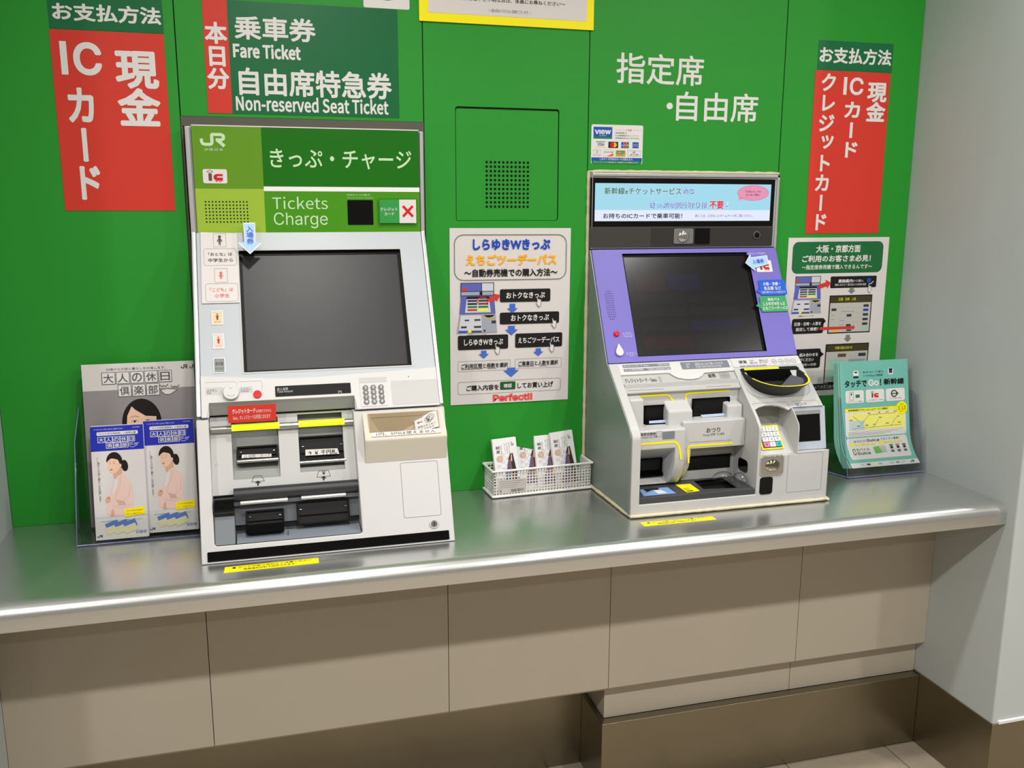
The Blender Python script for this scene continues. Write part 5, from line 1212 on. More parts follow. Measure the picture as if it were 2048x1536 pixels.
# oval sensor on the divider
r = (0.2115, 0.0684, 0.2540, 0.0990)
q(M_GBLACK).prism(F_DV, rr(r, min(.010, (r[2] - r[0]) * .45), 6), .0002, .0014).build('oval_sensor', M)

# coin bowl
cb = thing('coin_bowl'); cb.parent = M
rim = [(1.6550, 0.0947), (1.6517, 0.0588), (1.6583, 0.0306), (1.6723, 0.0082), (1.6851, 0.0002), (1.7013, -0.0020), (1.7171, -0.0010), (1.7328, 0.0032), (1.7480, 0.0106), (1.7636, 0.0233), (1.7772, 0.0374), (1.7878, 0.0518), (1.7998, 0.0760), (1.8009, 0.0878), (1.7986, 0.0967)]
zr = .2985; front = [p for p in rim]; yk = a2(0, A2H - .034)[0]
# the slope meets the rim height here
vr = (zr - .205) / .121 * A2H; yr = F_A2.pt(0, vr).y
x0b, x1b = min(p[0] for p in rim) - .003, max(p[0] for p in rim) + .003
n = 28
def arc(cx, hw, y0, dep, n=28, p=2.5):
    out = []
    for i in range(n + 1):
        t = pi * i / n; c_, s_ = -cos(t), sin(t)
        out.append((cx + hw * (abs(c_) ** (2 / p)) * (1 if c_ > 0 else -1), y0 - dep * (s_ ** (2 / p))))
    return out
cxb = (x0b + x1b) / 2; hwb = (x1b - x0b) / 2
F_RM = F_RIM; tv = max(p[1] for p in rim); dep = tv - min(p[1] for p in rim)
tv += .003; dep += .003
BB = mat('bowl_black', (26, 26, 27), .5, spec=.3)
R3 = lambda pts, w: [F_RM.pt(x, y, w) for x, y in pts]
ORIM = arc(cxb, hwb + .0015, tv, dep + .0015); inn = arc(cxb, hwb - .0045, tv, dep - .0040); N = len(ORIM)
low = [F_A2.pt(cxb + (x - cxb) * .985, vr + .001 - (tv - y) / (dep + .0015) * .0780, -.0025) for x, y in ORIM]
ib = [F_A2.pt(cxb + (x - cxb) * .60, vr - .010 - (tv - y) / (dep + .0015) * .035, -.030) for x, y in inn]
b = MB().use(BB); b.add(low + R3(ORIM, 0) + R3(inn, 0) + ib, [(i + k * N, i + 1 + k * N, i + 1 + (k + 1) * N, i + (k + 1) * N) for k in range(3) for i in range(N - 1)] + [tuple(range(3 * N, 4 * N))])
b.build('bowl', cb, smooth=50)
# back wall of the bowl running down from the straight edge
b = MB().use(BB); e0 = [F_RM.pt(cxb - hwb + .004, tv, .0), F_RM.pt(cxb + hwb - .004, tv, .0)]
b.add([F_RM.pt(cxb - hwb + .002, tv, .003), F_RM.pt(cxb + hwb - .002, tv, .003), F_A2.pt(cxb + hwb * .78, vr - .010, -.032), F_A2.pt(cxb - hwb * .78, vr - .010, -.032)], [(0, 1, 2, 3)])
b.hexa([F_A2.pt(x0b - .001, vr - .001, .0), F_A2.pt(x1b + .001, vr - .001, .0), F_A2.pt(x1b + .001, vr + .0075, .0), F_A2.pt(x0b - .001, vr + .0075, .0), F_A2.pt(x0b - .001, vr - .001, .0038), F_A2.pt(x1b + .001, vr - .001, .0038), F_A2.pt(x1b - .004, vr + .0075, .0030), F_A2.pt(x0b + .004, vr + .0075, .0030)])
b.build('bowl_back', cb)
i0, i1 = 3, N - 2
oo = arc(cxb, hwb + .0010, tv, dep + .0010); ii = arc(cxb, hwb - .0036, tv, dep - .0032)
m_ = i1 - i0
MB().use(YM).add(R3(oo[i0:i1], .0006) + R3(ii[i0:i1], .0006), [(i, i + 1, i + 1 + m_, i + m_) for i in range(m_ - 1)]).build('yellow_rim_line', cb)
q(YM).box(F_A2, (x0b + .008, vr + .0005, x0b + .008 + (x1b - x0b) * .60, vr + .0062), .0036, .0043).build('yellow_back_line', cb)
q(mat('flap_grey', (88, 88, 92), .35)).add([F_RM.pt(cxb - .006, tv - dep * .86, -.012), F_RM.pt(cxb + hwb * .66, tv - dep * .78, -.006), F_RM.pt(cxb + hwb * .84, tv - dep * .40, -.006), F_RM.pt(cxb + hwb * .62, tv - dep * .14, -.007), F_RM.pt(cxb - .012, tv - dep * .62, -.020)], [(0, 1, 2, 3, 4)]).build('coin_ramp', cb)
q(mat('gap_grey', (120, 118, 116), .6)).ring(F_A2, rr((x0b - .006, .062, x1b + .006, vr + .010), .03, 8), rr((x0b - .0052, .0628, x1b + .0052, vr + .0092), .0295, 8), .0002, .0003).build('bowl_surround', M)

# pin pad
pp_ = thing('pin_pad'); pp_.parent = M
kr = (nx0 + .003, .004, nx0 + .068, .064)
F_KP2 = Fr((0, -.2765, .1285), (1, 0, 0), (0, .040, .054))
kr = (1.6560, .002, 1.7130, .062)
q(M_YEL).box(F_KP2, kr, .0, .0020).build('yellow_plate', pp_)
q(M_DGREY).box(F_KP2, inset(kr, .0035), .0018, .0028).build('pad_base', pp_)
for j in range(4):
    for i in range(3):
        kw = (kr[2] - kr[0] - .009) / 3; kh = (kr[3] - kr[1] - .009) / 4
        x = kr[0] + .0045 + i * kw; y = kr[3] - .0045 - (j + 1) * kh
        mk = W_ if j < 3 or i == 1 else (mat('key_pink', (230, 120, 160), .4) if i == 0 else mat('key_teal', (60, 170, 176), .4))
        b = MB().use(mk).box(F_KP2, (x + .0008, y + .0008, x + kw - .0008, y + kh - .0008), .002, .0062)
        text(b, F_KP2, '123456789*0#'[j * 3 + i], (x + kw * .36, y + kh * .28, x + kw * .62, y + kh * .74), K_, .0, .0065); b.build('key', pp_)
# arch lining of the niche
q(mat('niche_grey', (150, 150, 146), .5)).box(Fr((0, yb, 0), (1, 0, 0), (0, 0, 1)), (nx0 + .0006, .172, nx1 - .0006, .2255), -.001, .001).build('niche_back', pp_)
sp = [(nx0 - .0005, .0565), (nx1 + .0005, .0565), (nx1 + .0005, .030)] + [(1.7256, 0.0239), (1.7190, 0.0303), (1.7060, 0.0371), (1.6878, 0.0409), (1.6707, 0.0411), (1.6534, 0.0371), (1.6419, 0.0314)] + [(nx0 - .0005, .030)]
q(M_LIGHT).prism(F_A2, sp, -.004, -.0004).build('niche_arch', M)
# QR reader
qr = thing('code_reader'); qr.parent = M
q(mat('reader_sill', (176, 186, 198), .35)).box(F_Q2, inset(q2r, .001), -.0095, -.006).build('reader_plate', qr)
g = (1.7446, 0.0240, 1.8129, 0.0942)
q(M_MGREY).box(F_Q2, (g[0] - .001, g[3] - .006, g[2] + .001, g[3] + .003), -.006, -.003).build('reader_bar', qr)
q(M_GBLACK).box(F_Q2, (g[0], g[1], g[2], g[3] - .007), -.006, -.0045).build('reader_glass', qr)
L = MB(); text(L, F_A2, 'QRコード', (1.7502, 0.0323, 1.7794, 0.0422), G_, .0, .0005); text(L, F_A2, 'QR code', (1.7568, 0.0265, 1.7734, 0.0314), G_, .0, .0005)
L.use(mat('gap_grey', (120, 118, 116), .6)).stroke(F_A2, [(1.7411, 0.0414), (1.7478, 0.0476), (1.8095, 0.0464), (1.8137, 0.0424), (1.8104, 0.0246)], .0005, .0004).stroke(F_A2, [(1.6385, 0.0441), (1.6447, 0.0481), (1.7264, 0.0476), (1.7314, 0.0435), (1.7309, 0.0302)], .0005, .0004)
L.build('lettering', M)
r = (1.6411, 0.0749, 1.7000, 0.1215)
q(LENS).prism(F_B2, rr(r, .008), .0002, .0030).build('lens_block', M, bevel=.001)
MB().use(mat('smoked_chrome', (150, 144, 132), .1, metal=1.0)).dome(F_B2, rp(r, .5, .5), .0195, .009, w=.0015, ry=.0150).build('lens_dome', M, smooth=60)
q(M_SILVER).ring(F_B2, rr(inset(r, -.0015), .0095), rr(inset(r, .0005), .0078), -.001, .0018).build('lens_bezel', M, smooth=30)
q(M_GBLACK).prism(F_B2, rr((1.6417, 0.0293, 1.6751, 0.0710), .007), .0002, .0012).build('sensor_window', M)
d_ = (1.7129, 0.0282, 1.8056, 0.1224)
q(mat('gap_grey', (120, 118, 116), .6)).ring(F_B2, rr(d_, .004), rr(inset(d_, .0006), .0035), .0002, .0003).build('service_door_outline', M)

# ------------------------------------------------------------------ leaflets, holders, basket
def seal(b, pts, F, w): b.poly(F, pts, w)
def club_title(L, F, r, ink, w, fill=None, boxed=.0009):
    """two rows of framed characters: five above, three below"""
    l, b, rt, t = r; cw = (rt - l) / 5; chh = (t - b) / 2
    cells = [(c, l + i * cw, t - chh) for i, c in enumerate('大人の休日')] + [(c, l + (i + 1.08) * cw, b) for i, c in enumerate('倶楽部')]
    for c, x, y in cells:
        rc = (x + cw * .04, y + chh * .05, x + cw * .95, y + chh * .95)
        if fill: L.use(fill).box(F, rc, w - .0002, w)
        L.use(ink).stroke(F, [(rc[0], rc[1]), (rc[2], rc[1]), (rc[2], rc[3]), (rc[0], rc[3])], boxed, w + .0002, True)
        text(L, F, c, (rc[0] + cw * .10, rc[1] + chh * .10, rc[2] - cw * .12, rc[3] - chh * .12), ink, .0 if boxed < .0008 else .012, w + .0004)
    # two birds over an open book
    for bx, by in ((l + cw * 4.35, b + chh * .78), (l + cw * 5.15, b + chh * .70)):
        L.use(ink).stroke(F, [(bx - cw * .3, by + chh * .04), (bx - cw * .12, by - chh * .10), (bx, by - chh * .02), (bx + cw * .12, by - chh * .10), (bx + cw * .32, by + chh * .06)], boxed * 1.2, w + .0002)
    L.use(fill or W_).poly(F, [(l + cw * 4.1, b + chh * .42), (l + cw * 4.6, b + chh * .50), (l + cw * 5.3, b + chh * .40), (l + cw * 4.75, b + chh * .05), (l + cw * 4.4, b + chh * .08)], w + .0001) if (fill) else None
    L.use(ink).stroke(F, [(l + cw * 4.1, b + chh * .42), (l + cw * 4.6, b + chh * .50), (l + cw * 5.3, b + chh * .40), (l + cw * 4.75, b + chh * .05), (l + cw * 4.4, b + chh * .08)], boxed * .8, w + .0003, True)
SKIN = mat('printed_skin', (236, 196, 168), .45); SKIN2 = mat('printed_skin_dark', (216, 168, 142), .45); HAIR = mat('printed_hair', (24, 18, 18), .4); JACK = mat('printed_jacket', (232, 200, 190), .45); JACK2 = mat('printed_jacket_fold', (208, 172, 164), .45); LIP = mat('printed_lip', (196, 92, 90), .45)
ROYAL = mat('royal_blue_print', (34, 46, 172), .35)
def lady(L, F, r, w):
    """printed picture: woman in a pale pink jacket looking left, hands together"""
    P = lambda *a: [rp(r, a[i] / 100, a[i + 1] / 100) for i in range(0, len(a), 2)]
    def sm(pts, k=3):    # round the outline off
        for _ in range(k - 1):
            q_ = []
            for i in range(len(pts)):
                a, b = pts[i], pts[(i + 1) % len(pts)]
                q_ += [(a[0] * .75 + b[0] * .25, a[1] * .75 + b[1] * .25), (a[0] * .25 + b[0] * .75, a[1] * .25 + b[1] * .75)]
            pts = q_
        return pts
    L.use(HAIR).poly(F, sm(P(62, 14, 72, 12, 80, 17, 82, 25, 76, 31, 66, 30, 60, 22)), w)
    L.use(SKIN2).poly(F, P(38, 27, 62, 22, 62, 38, 44, 44, 36, 38), w + .0001)
    L.use(SKIN).poly(F, sm(P(20, 12, 28, 5, 50, 5, 60, 14, 58, 24, 44, 33, 34, 33, 27, 30, 24, 25, 21, 22, 23, 17)), w + .0002)
    L.use(HAIR).poly(F, sm(P(17, 13, 22, 4, 36, -1, 52, 0, 64, 8, 66, 18, 61, 26, 57, 21, 54, 12, 42, 10, 32, 9, 24, 12, 19, 15)), w + .0003)
    L.use(SKIN).poly(F, ell(rp(r, .585, .21), .035 * (r[2] - r[0]), .028 * (r[3] - r[1]), 12), w + .0004)
    L.use(HAIR).stroke(F, P(26, 17.5, 31, 17), .0007, w + .0004).stroke(F, P(37, 17, 43, 17.6), .0007, w + .0004).stroke(F, P(25, 14.8, 31, 14), .0004, w + .0004).stroke(F, P(37, 14, 44, 14.6), .0004, w + .0004)
    L.use(LIP).poly(F, P(27, 26.3, 31, 25.7, 36, 26.2, 33, 28, 29, 28), w + .0004)
    L.use(JACK).poly(F, sm(P(44, 40, 60, 33, 74, 40, 86, 46, 92, 60, 90, 80, 84, 100, 12, 100, 10, 84, 22, 72, 26, 60, 36, 50), 2), w + .0002)
    L.use(W_).poly(F, P(42, 42, 50, 38, 46, 52, 34, 66, 32, 60), w + .0003)
    L.use(JACK2).stroke(F, P(58, 36, 56, 48, 44, 62, 36, 76), .0007, w + .0004).stroke(F, P(84, 52, 80, 70, 60, 78), .0007, w + .0004).stroke(F, P(30, 84, 56, 88, 82, 84), .0007, w + .0004)
    L.use(JACK2).poly(F, P(40, 74, 64, 78, 70, 84, 48, 84), w + .0004)
    L.use(SKIN2).poly(F, sm(P(8, 74, 14, 68, 24, 69, 26, 74, 20, 79, 10, 78)), w + .0005); L.use(SKIN2).poly(F, P(24, 92, 32, 88, 34, 100, 22, 100), w + .0005); L.use(LIP).poly(F, ell(rp(r, .19, .71), .022 * (r[2] - r[0]), n=10), w + .0006)
def stack(F, r, thick, name, label, cat, group=None, edge=M_PAPER, front=M_PAPER, n=5):
    """a bundle of leaflets: a few loose sheets behind the front one"""
    t = thing(name, label, cat, group)
    rn = random.Random(int(r[0] * 1e4))
    for i in range(n - 1):
        dx = rn.uniform(-.0012, .0012); dy = rn.uniform(-.0015, .0015)
        q(edge).box(F, (r[0] + dx, r[1] + .0005, r[2] + dx, r[3] + dy), -thick + i * thick / n, -thick + (i + .8) * thick / n).build('sheet', t)
    q(front).box(F, r, -thick / n, 0).build('front_cover', t)
    return t

# left: acrylic holder
def plate(nm, parent, pts, th):
    """thin clear wall from four world corners"""
    P = [Vector(p) for p in pts]; nrm = (P[1] - P[0]).cross(P[2] - P[0]).normalized() * th
    b = MB().use(M_ACR).hexa(P + [p + nrm for p in P])
    return b.build(nm, parent)
def edge(nm, parent, a, b, r): return MB().use(M_ACRE).cyl(a, b, r, n=8).build(nm, parent)
H = thing('leaflet_holder', 'clear acrylic holder standing beside the left ticket machine, full of club brochures', 'brochure holder')
hx0, hx1 = .1600, .3995
plate('back_plate', H, [(hx0 - .006, -.012, .004), (hx1, -.012, .004), (hx1, -.008, .272), (hx0 - .006, -.008, .272)], .0022)
plate('side_plate', H, [(hx0 - .004, -.160, .004), (hx0 - .004, -.014, .004), (hx0 - .004, -.012, .262), (hx0 - .004, -.088, .205)], .0022)
plate('side_plate', H, [(hx1 - .0024, -.160, .004), (hx1 - .0024, -.014, .004), (hx1 - .0024, -.012, .262), (hx1 - .0024, -.088, .205)], .0022)
plate('front_plate', H, [(hx0 - .004, -.1625, .004), (hx1, -.1625, .004), (hx1, -.1525, .062), (hx0 - .004, -.1525, .062)], .0022)
q(M_ACR).wbox(hx0 - .004, hx1, -.1625, -.008, .0006, .0040).build('base_plate', H)
edge('plate_edge', H, (hx0 - .004, -.1625, .0030), (hx1, -.1625, .0030), .0013)
edge('plate_edge', H, (hx0 - .004, -.160, .004), (hx0 - .004, -.088, .205), .0009)
edge('plate_edge', H, (hx0 - .004, -.088, .205), (hx0 - .004, -.012, .262), .0009)
MB().use(M_ACR).wbox(.262, .318, -.1660, -.1630, .0006, .0090).build('front_clip', H)

# A4 brochure behind
r = ((0.1712, 0.3521)[0], .002, .3960, (0.1712, 0.3521)[1] - .002)
t = stack(F_PA, r, .010, 'club_brochure', 'large grey and white brochure whose woman peeps over the blue leaflets', 'brochure')
PGY = mat('brochure_grey', (146, 140, 142), .45)
L = MB(); w = .0006
L.use(PGY).box(F_PA, (r[0], r[1], r[2], (0.1756, 0.2945)[1]), .0001, .0003)
text(L, F_PA, '50歳からの旅と暮らしを応援します。', (0.2175, 0.3372, 0.3384, 0.3404), G_, .0, w) if False else None
y0 = (0.2195, 0.3404)[1]; text(L, F_PA, '50歳からの旅と暮らしを応援します。', ((0.2195, 0.3404)[0], y0 - .0042, (0.3387, 0.3415)[0], y0 + .0012), G_, .0, w)
tr_ = ((0.2092, 0.3334)[0], (0.2376, 0.2785)[1], (0.3513, 0.3301)[0], (0.2092, 0.3339)[1])
L.use(W_)
club_title(L, F_PA, tr_, mat('title_grey', (92, 86, 88), .5), w + .0004, W_, .0011)
jr_logo(L, F_PA, (0.3704, 0.3346, 0.3833, 0.3433), K_, w); jr_logo(L, F_PA, (0.3879, 0.3339, 0.3998, 0.3426), K_, w)
hc0 = (0.2846, 0.2250); hw_ = (0.3245, 0.2139)[0] - hc0[0]; hc = (hc0[0], hc0[1] + .0210)
hp_ = ell((hc0[0], hc0[1] - .004), hw_, (0.2873, 0.2736)[1] - hc0[1] + .004, 36); L.use(HAIR).poly(F_PA, hp_, w)
L.use(SKIN).poly(F_PA, [(hc[0] - hw_ * .80, hc[1] - .040), (hc[0] - hw_ * .72, hc[1] - .008), (hc[0] - hw_ * .48, hc[1] + .012), (hc[0] - hw_ * .30, hc[1] + .004), (hc[0] + hw_ * .20, hc[1] - .010), (hc[0] + hw_ * .74, hc[1] - .012), (hc[0] + hw_ * .72, hc[1] - .06), (hc[0] - hw_ * .70, hc[1] - .06)], w + .0002)
for ex in (-.36, .30):
    L.use(W_).poly(F_PA, ell((hc[0] + hw_ * ex, hc[1] - .0215), .0060, .0019, 14), w + .0004); L.use(HAIR).poly(F_PA, ell((hc[0] + hw_ * ex, hc[1] - .0212), .0023, .0020, 12), w + .0006)
    L.use(HAIR).stroke(F_PA, [(hc[0] + hw_ * ex - .0068, hc[1] - .0215), (hc[0] + hw_ * ex - .002, hc[1] - .0186), (hc[0] + hw_ * ex + .003, hc[1] - .0186), (hc[0] + hw_ * ex + .0068, hc[1] - .0210)], .0008, w + .0007)
    if ex < 0: L.use(mat('brow_brown', (150, 110, 92), .5)).stroke(F_PA, [(hc[0] + hw_ * ex - .008, hc[1] - .0115), (hc[0] + hw_ * ex + .001, hc[1] - .0090), (hc[0] + hw_ * ex + .009, hc[1] - .0115)], .0011, w + .0004)
L.build('printed_cover', t)

def club_leaflet(F, r, label, n):
    t = stack(F, r, .012, 'club_leaflet', label, 'leaflet', 'blue and white club leaflets', n=n, edge=mat('leaflet_edge', (210, 208, 222), .5))
    L = MB(); w = .0004; S = lambda a, b, c, d_: sub(r, a, b, c, d_)
    L.use(ROYAL).box(F, S(0, 1, 0, .218), .0001, .0003)
    text(L, F, 'インターネット申し込みもご利用ください', S(.07, .62, .020, .034), W_, .0, w); text(L, F, '2021年4月現在', S(.80, .94, .016, .026), W_, .0, w)
    L.use(W_).prism(F, rr(S(.12, .90, .050, .082), .0022, 3), .0003, w); text(L, F, '「大人の休日倶楽部」入会申込書', S(.15, .86, .056, .076), G_, .0, w + .0003)
    club_title(L, F, S(.13, .84, .094, .198), W_, w + .0001, None, .0009)
    lady(L, F, S(.16, .80, .235, .795), w)
    column(L, F, '50歳からの旅と暮らしを応援します', S(.10, .145, .265, .665), G_, .0, w)
    L.use(mat('leaflet_lilac', (216, 212, 224), .45)).box(F, S(0, 1, .80, .803), .0002, w)
    L.use(M_YEL).poly(F, [rp(r, x, y) for x, y in ((.56, .742), (.95, .728), (.96, .795), (.57, .812))], w + .0008); text(L, F, '今なら初年度年会費無料！', S(.60, .92, .752, .764), M_BRED, .0, w + .001); text(L, F, '50〜64歳の方へ', S(.60, .92, .776, .794), M_ORANGE, .02, w + .001)
    text(L, F, '「大人の休日倶楽部カード」で便利に、おトクに！', S(.12, .88, .832, .845), G_, .0, w)
    for k in range(3):
        for rot, col, dy in ((18, mat('card_navy', (90, 120, 190), .4), 0), (18, mat('card_cream', (222, 214, 170), .4), .038)):
            cx, cy = rp(r, .32 + k * .17, .875 + dy); cw, chh = .0125, .0075
            pts = [(cx + x * cos(radians(rot)) * cw - y * sin(radians(rot)) * chh, cy + x * sin(radians(rot)) * cw + y * cos(radians(rot)) * chh) for x, y in ((-1, -1), (1, -1), (1, 1), (-1, 1))]
            L.use(col).poly(F, pts, w + .0002 * (k + 1) + (.0001 if dy else 0))
    jr_logo(L, F, S(.03, .13, .955, .975), K_, w); text(L, F, 'vıew', S(.76, .97, .938, .966), ROYAL, .0, w)
    L.build('printed_cover', t)
    return t
club_leaflet(F_LF, ((0.1914, 0.0077)[0], .001, (0.2934, 0.0034)[0], (0.2044, 0.2367)[1]), 'slim blue topped leaflet with a woman in pink, the left one of two', 6)
club_leaflet(F_LG, ((0.2932, -0.0000)[0], .004, (0.2927, 0.0000)[0] + .1000, (0.3061, 0.2402)[1]), 'slim blue topped leaflet with a woman in pink, touching the left machine', 6)
for o in list(COL.objects):
    if o.get('group') == 'blue and white club leaflets': pass

# right: acrylic holder with the teal flyers
H = thing('leaflet_holder', 'clear acrylic holder with teal flyers in the corner by the grey side wall', 'brochure holder')
hx0, hx1 = 1.9820, 2.2120
plate('back_plate', H, [(hx0 - .060, -.012, .004), (hx1 - .02, -.012, .004), (hx1 - .02, -.010, .258), (hx0 - .060, -.010, .258)], .0022)
plate('side_plate', H, [(hx0 - .0024, -.158, .004), (hx0 - .0024, -.014, .004), (hx0 - .0024, -.012, .24), (hx0 - .0024, -.105, .200)], .0022)
plate('side_plate', H, [(hx1 - .0024, -.158, .004), (hx1 - .0024, -.014, .004), (hx1 - .0024, -.012, .24), (hx1 - .0024, -.105, .200)], .0022)
plate('front_plate', H, [(hx0 - .0024, -.1600, .004), (hx1, -.1600, .004), (hx1, -.1500, .118), (hx0 - .0024, -.1500, .118)], .0022)
q(M_ACR).wbox(hx0 - .0024, hx1, -.1600, -.008, .0006, .0040).build('base_plate', H)
edge('plate_edge', H, (hx0 - .002, -.1600, .0030), (hx1, -.1600, .0030), .0016)
edge('plate_edge', H, (hx0 - .002, -.1600, .0030), (hx0 - .03, -.085, .0030), .0014)
edge('plate_edge', H, (hx0 - .002, -.158, .004), (hx0 - .002, -.105, .200), .0009)
edge('plate_edge', H, (hx1, -.158, .004), (hx1, -.105, .200), .0009)
MB().use(M_ACR).wbox(2.075, 2.118, -.1640, -.1605, .0006, .0090).build('front_clip', H)
F_ = F_TE
fw = .2080; fx0 = (1.9819, 0.2773)[0] + .002; ft = (1.9819, 0.2773)[1]
t = thing('travel_flyers', 'bundle of teal flyers about touch boarding of bullet trains, leaning in the holder', 'flyer')
def curl(v):   # sheets bow forward towards the foot
    k = max(0.0, (.085 - v) / .085); return -.004 + .030 * k * k * 0.55
def sheet_c(nm, m, x0, x1, vb, vt, wo, sh=0.0, band=None):
    n = 14; b = MB().use(m); vs = []
    for i in range(n + 1):
        v = vb + (vt - vb) * i / n
        for x in (x0, x1): vs.append(F_.pt(x + (.016 * max(0, (.085 - v) / .085) ** 2) + sh * (1 - v / vt) , v, wo + curl(v)))
    b.add(vs, [(2 * i, 2 * i + 1, 2 * i + 3, 2 * i + 2) for i in range(n)])
    return b.build(nm, t, smooth=60)
class Curved:
    """the bent front flyer as a frame, so that print follows the paper"""
    N = F_.N
    def pt(s, u, v, w=0.0): return F_.pt(u + (.016 * max(0, (.085 - v) / .085) ** 2), v, w + curl(v) + .0002)
CF = Curved()
for i in range(6): sheet_c('sheet', M_TEAL2 if i % 2 else M_TEAL, fx0 - .001 * (6 - i) * .9 - .002, fx0 + fw - .001 * (6 - i), .0, ft - .0006 * (6 - i), -.014 + i * .0022, -.010 * (6 - i) / 6)
sheet_c('front_flyer', M_TEAL, fx0, fx0 + fw, .0, ft, .0)
L = MB(); w = .0004
r = (fx0, 0.0, fx0 + fw, ft); S = lambda a, b, c, d_: sub(r, a, b, c, d_)
def cpanel(m, q_, w, rad=.004):
    # rounded panel cut into strips so that it bends with the sheet
    l, b_, rt, t_ = q_; n = 10; L.use(m); vs = []
    for i in range(n + 1):
        v = b_ + (t_ - b_) * i / n; e = min(v - b_, t_ - v); k = rad - sqrt(max(0, rad * rad - max(0, rad - e) ** 2)) if e < rad else 0
        vs += [CF.pt(l + k, v, w), CF.pt(rt - k, v, w)]
    L.add(vs, [(2 * i, 2 * i + 1, 2 * i + 3, 2 * i + 2) for i in range(n)])
text(L, CF, '君に会ったら、すぐ乗れる', S(.335, .63, .098, .118), K_, .0, w); text(L, CF, 'いつものSuicaで新幹線', S(.335, .62, .130, .152), K_, .0, w)
L.use(W_).poly(CF, rr(S(.19, .27, .090, .150), .005, 3), w); L.use(K_).poly(CF, S(.21, .25, .100, .112) and rr(S(.21, .25, .100, .112), .001, 2), w + .0003); L.use(mat('train_navy', (44, 40, 84), .4)).poly(CF, rr(S(.19, .27, .140, .160), .003, 2), w + .0003)
L.use(W_).poly(CF, rr(S(.70, .78, .080, .142), .005, 3), w); L.use(mat('train_violet', (70, 44, 150), .4)).poly(CF, rr(S(.715, .765, .086, .128), .001, 2), w + .0003); L.use(K_).poly(CF, rr(S(.715, .765, .084, .104), .001, 2), w + .0005)
text(L, CF, 'タッチで', S(.065, .385, .178, .246), K_, .035, w); text(L, CF, 'Go', S(.405, .560, .180, .242), W_, .03, w); text(L, CF, '!', S(.580, .597, .178, .242), K_, .02, w); text(L, CF, '新幹線', S(.635, .935, .178, .238), K_, .035, w)
for i, (a, b) in enumerate(((.07, .335), (.365, .635), (.66, .94))): cpanel(W_, S(a, b, .275, .395), w)
L.use(K_).stroke(CF, rr(S(.13, .185, .290, .365), .001, 2), .0006, w + .0003, True); L.use(D_GRN).poly(CF, rr(S(.215, .275, .315, .345), .0008, 2), w + .0004); L.use(D_GRN).poly(CF, rr(S(.145, .165, .300, .32), .0005, 1), w + .0004)
ic_logo(L, CF, S(.41, .58, .285, .365), w + .0004, M_BRED, M_BROWN)
c = rp(r, .78, .325); L.use(mat('olive_ring', (58, 78, 58), .4)).poly(CF, ell(c, .0098, n=24), w + .0003); L.use(W_).poly(CF, ell(c, .0064, n=20), w + .0006); L.use(D_GRN).box(CF, (c[0] - .0064, c[1] - .0016, c[0] + .0064, c[1] + .0016), w + .0007, w + .0009); L.use(mat('olive_ring', (58, 78, 58), .4)).poly(CF, [(c[0] + .0075, c[1] + .006), (c[0] + .0145, c[1]), (c[0] + .0075, c[1] - .006)], w + .0003)
text(L, CF, 'スマートフォンで登録', S(.10, .30, .375, .385), G_, .0, w + .0004); text(L, CF, 'いつもの交通系ICカードが使える', S(.385, .62, .370, .380), G_, .0, w + .0004); text(L, CF, 'モバイル端末でも便利', S(.71, .89, .365, .375), G_, .0, w + .0004)
cpanel(W_, S(.055, .945, .455, .715), w)
cpanel(M_YEL, S(.055, .945, .445, .475), w + .0004, .003)
L.use(mat('flyer_yellow', (236, 234, 120), .45)); cpanel(mat('flyer_yellow', (236, 234, 130), .45), S(.11, .92, .495, .650), w + .0004, .002); cpanel(mat('flyer_mist', (190, 210, 206), .45), S(.11, .33, .560, .650), w + .0006, .002)
text(L, CF, '新幹線案内でもいよいよサービス開始！', S(.10, .68, .452, .470), K_, .015, w + .0008)
c = rp(r, .885, .465); L.use(M_YEL).poly(CF, ell(c, .0170, n=28), w + .0010); text(L, CF, '3.13', (c[0] - .012, c[1] - .005, c[0] + .012, c[1] + .0045), K_, .01, w + .0014); text(L, CF, '2021', (c[0] - .006, c[1] + .0080, c[0] + .006, c[1] + .0110), K_, .0, w + .0014); text(L, CF, 'スタート', (c[0] - .008, c[1] - .0110, c[0] + .008, c[1] - .0075), K_, .0, w + .0014)
L.use(K_)
P = lambda *a: [rp(r, a[i], a[i + 1]) for i in range(0, len(a), 2)]
for pts in (P(.15, .635, .30, .632, .50, .630, .70, .626, .88, .622), P(.17, .520, .29, .590, .40, .512, .80, .508), P(.46, .628, .54, .555), P(.72, .624, .80, .550), P(.29, .59, .30, .63)):
    for a, b in zip(pts[:-1], pts[1:]):
        m_ = max(1, int((Vector(a) - Vector(b)).length / .006))
        for k in range(m_): L.stroke(CF, [(a[0] + (b[0] - a[0]) * (k / m_), a[1] + (b[1] - a[1]) * (k / m_)), (a[0] + (b[0] - a[0]) * ((k + .65) / m_), a[1] + (b[1] - a[1]) * ((k + .65) / m_))], .0009, w + .0009)
for x, y, s_ in ((.40, .500, '東京'), (.54, .497, '上野'), (.66, .496, '大宮'), (.78, .494, '仙台'), (.13, .555, '新潟'), (.24, .615, '高崎'), (.36, .612, '長野'), (.47, .608, '金沢'), (.66, .604, '盛岡'), (.84, .602, '秋田'), (.56, .545, '越後'), (.82, .545, '山形')): text(L, CF, s_, S(x - .02, x + .025, y - .008, y + .004), K_, .0, w + .0010)
for k in range(4): L.use(MATS['grey_print']).stroke(CF, P(.09, .668 + k * .011, .90 - .09 * k, .664 + k * .011), .0004, w + .0005)
cpanel(W_, S(.055, .945, .725, .925), w)
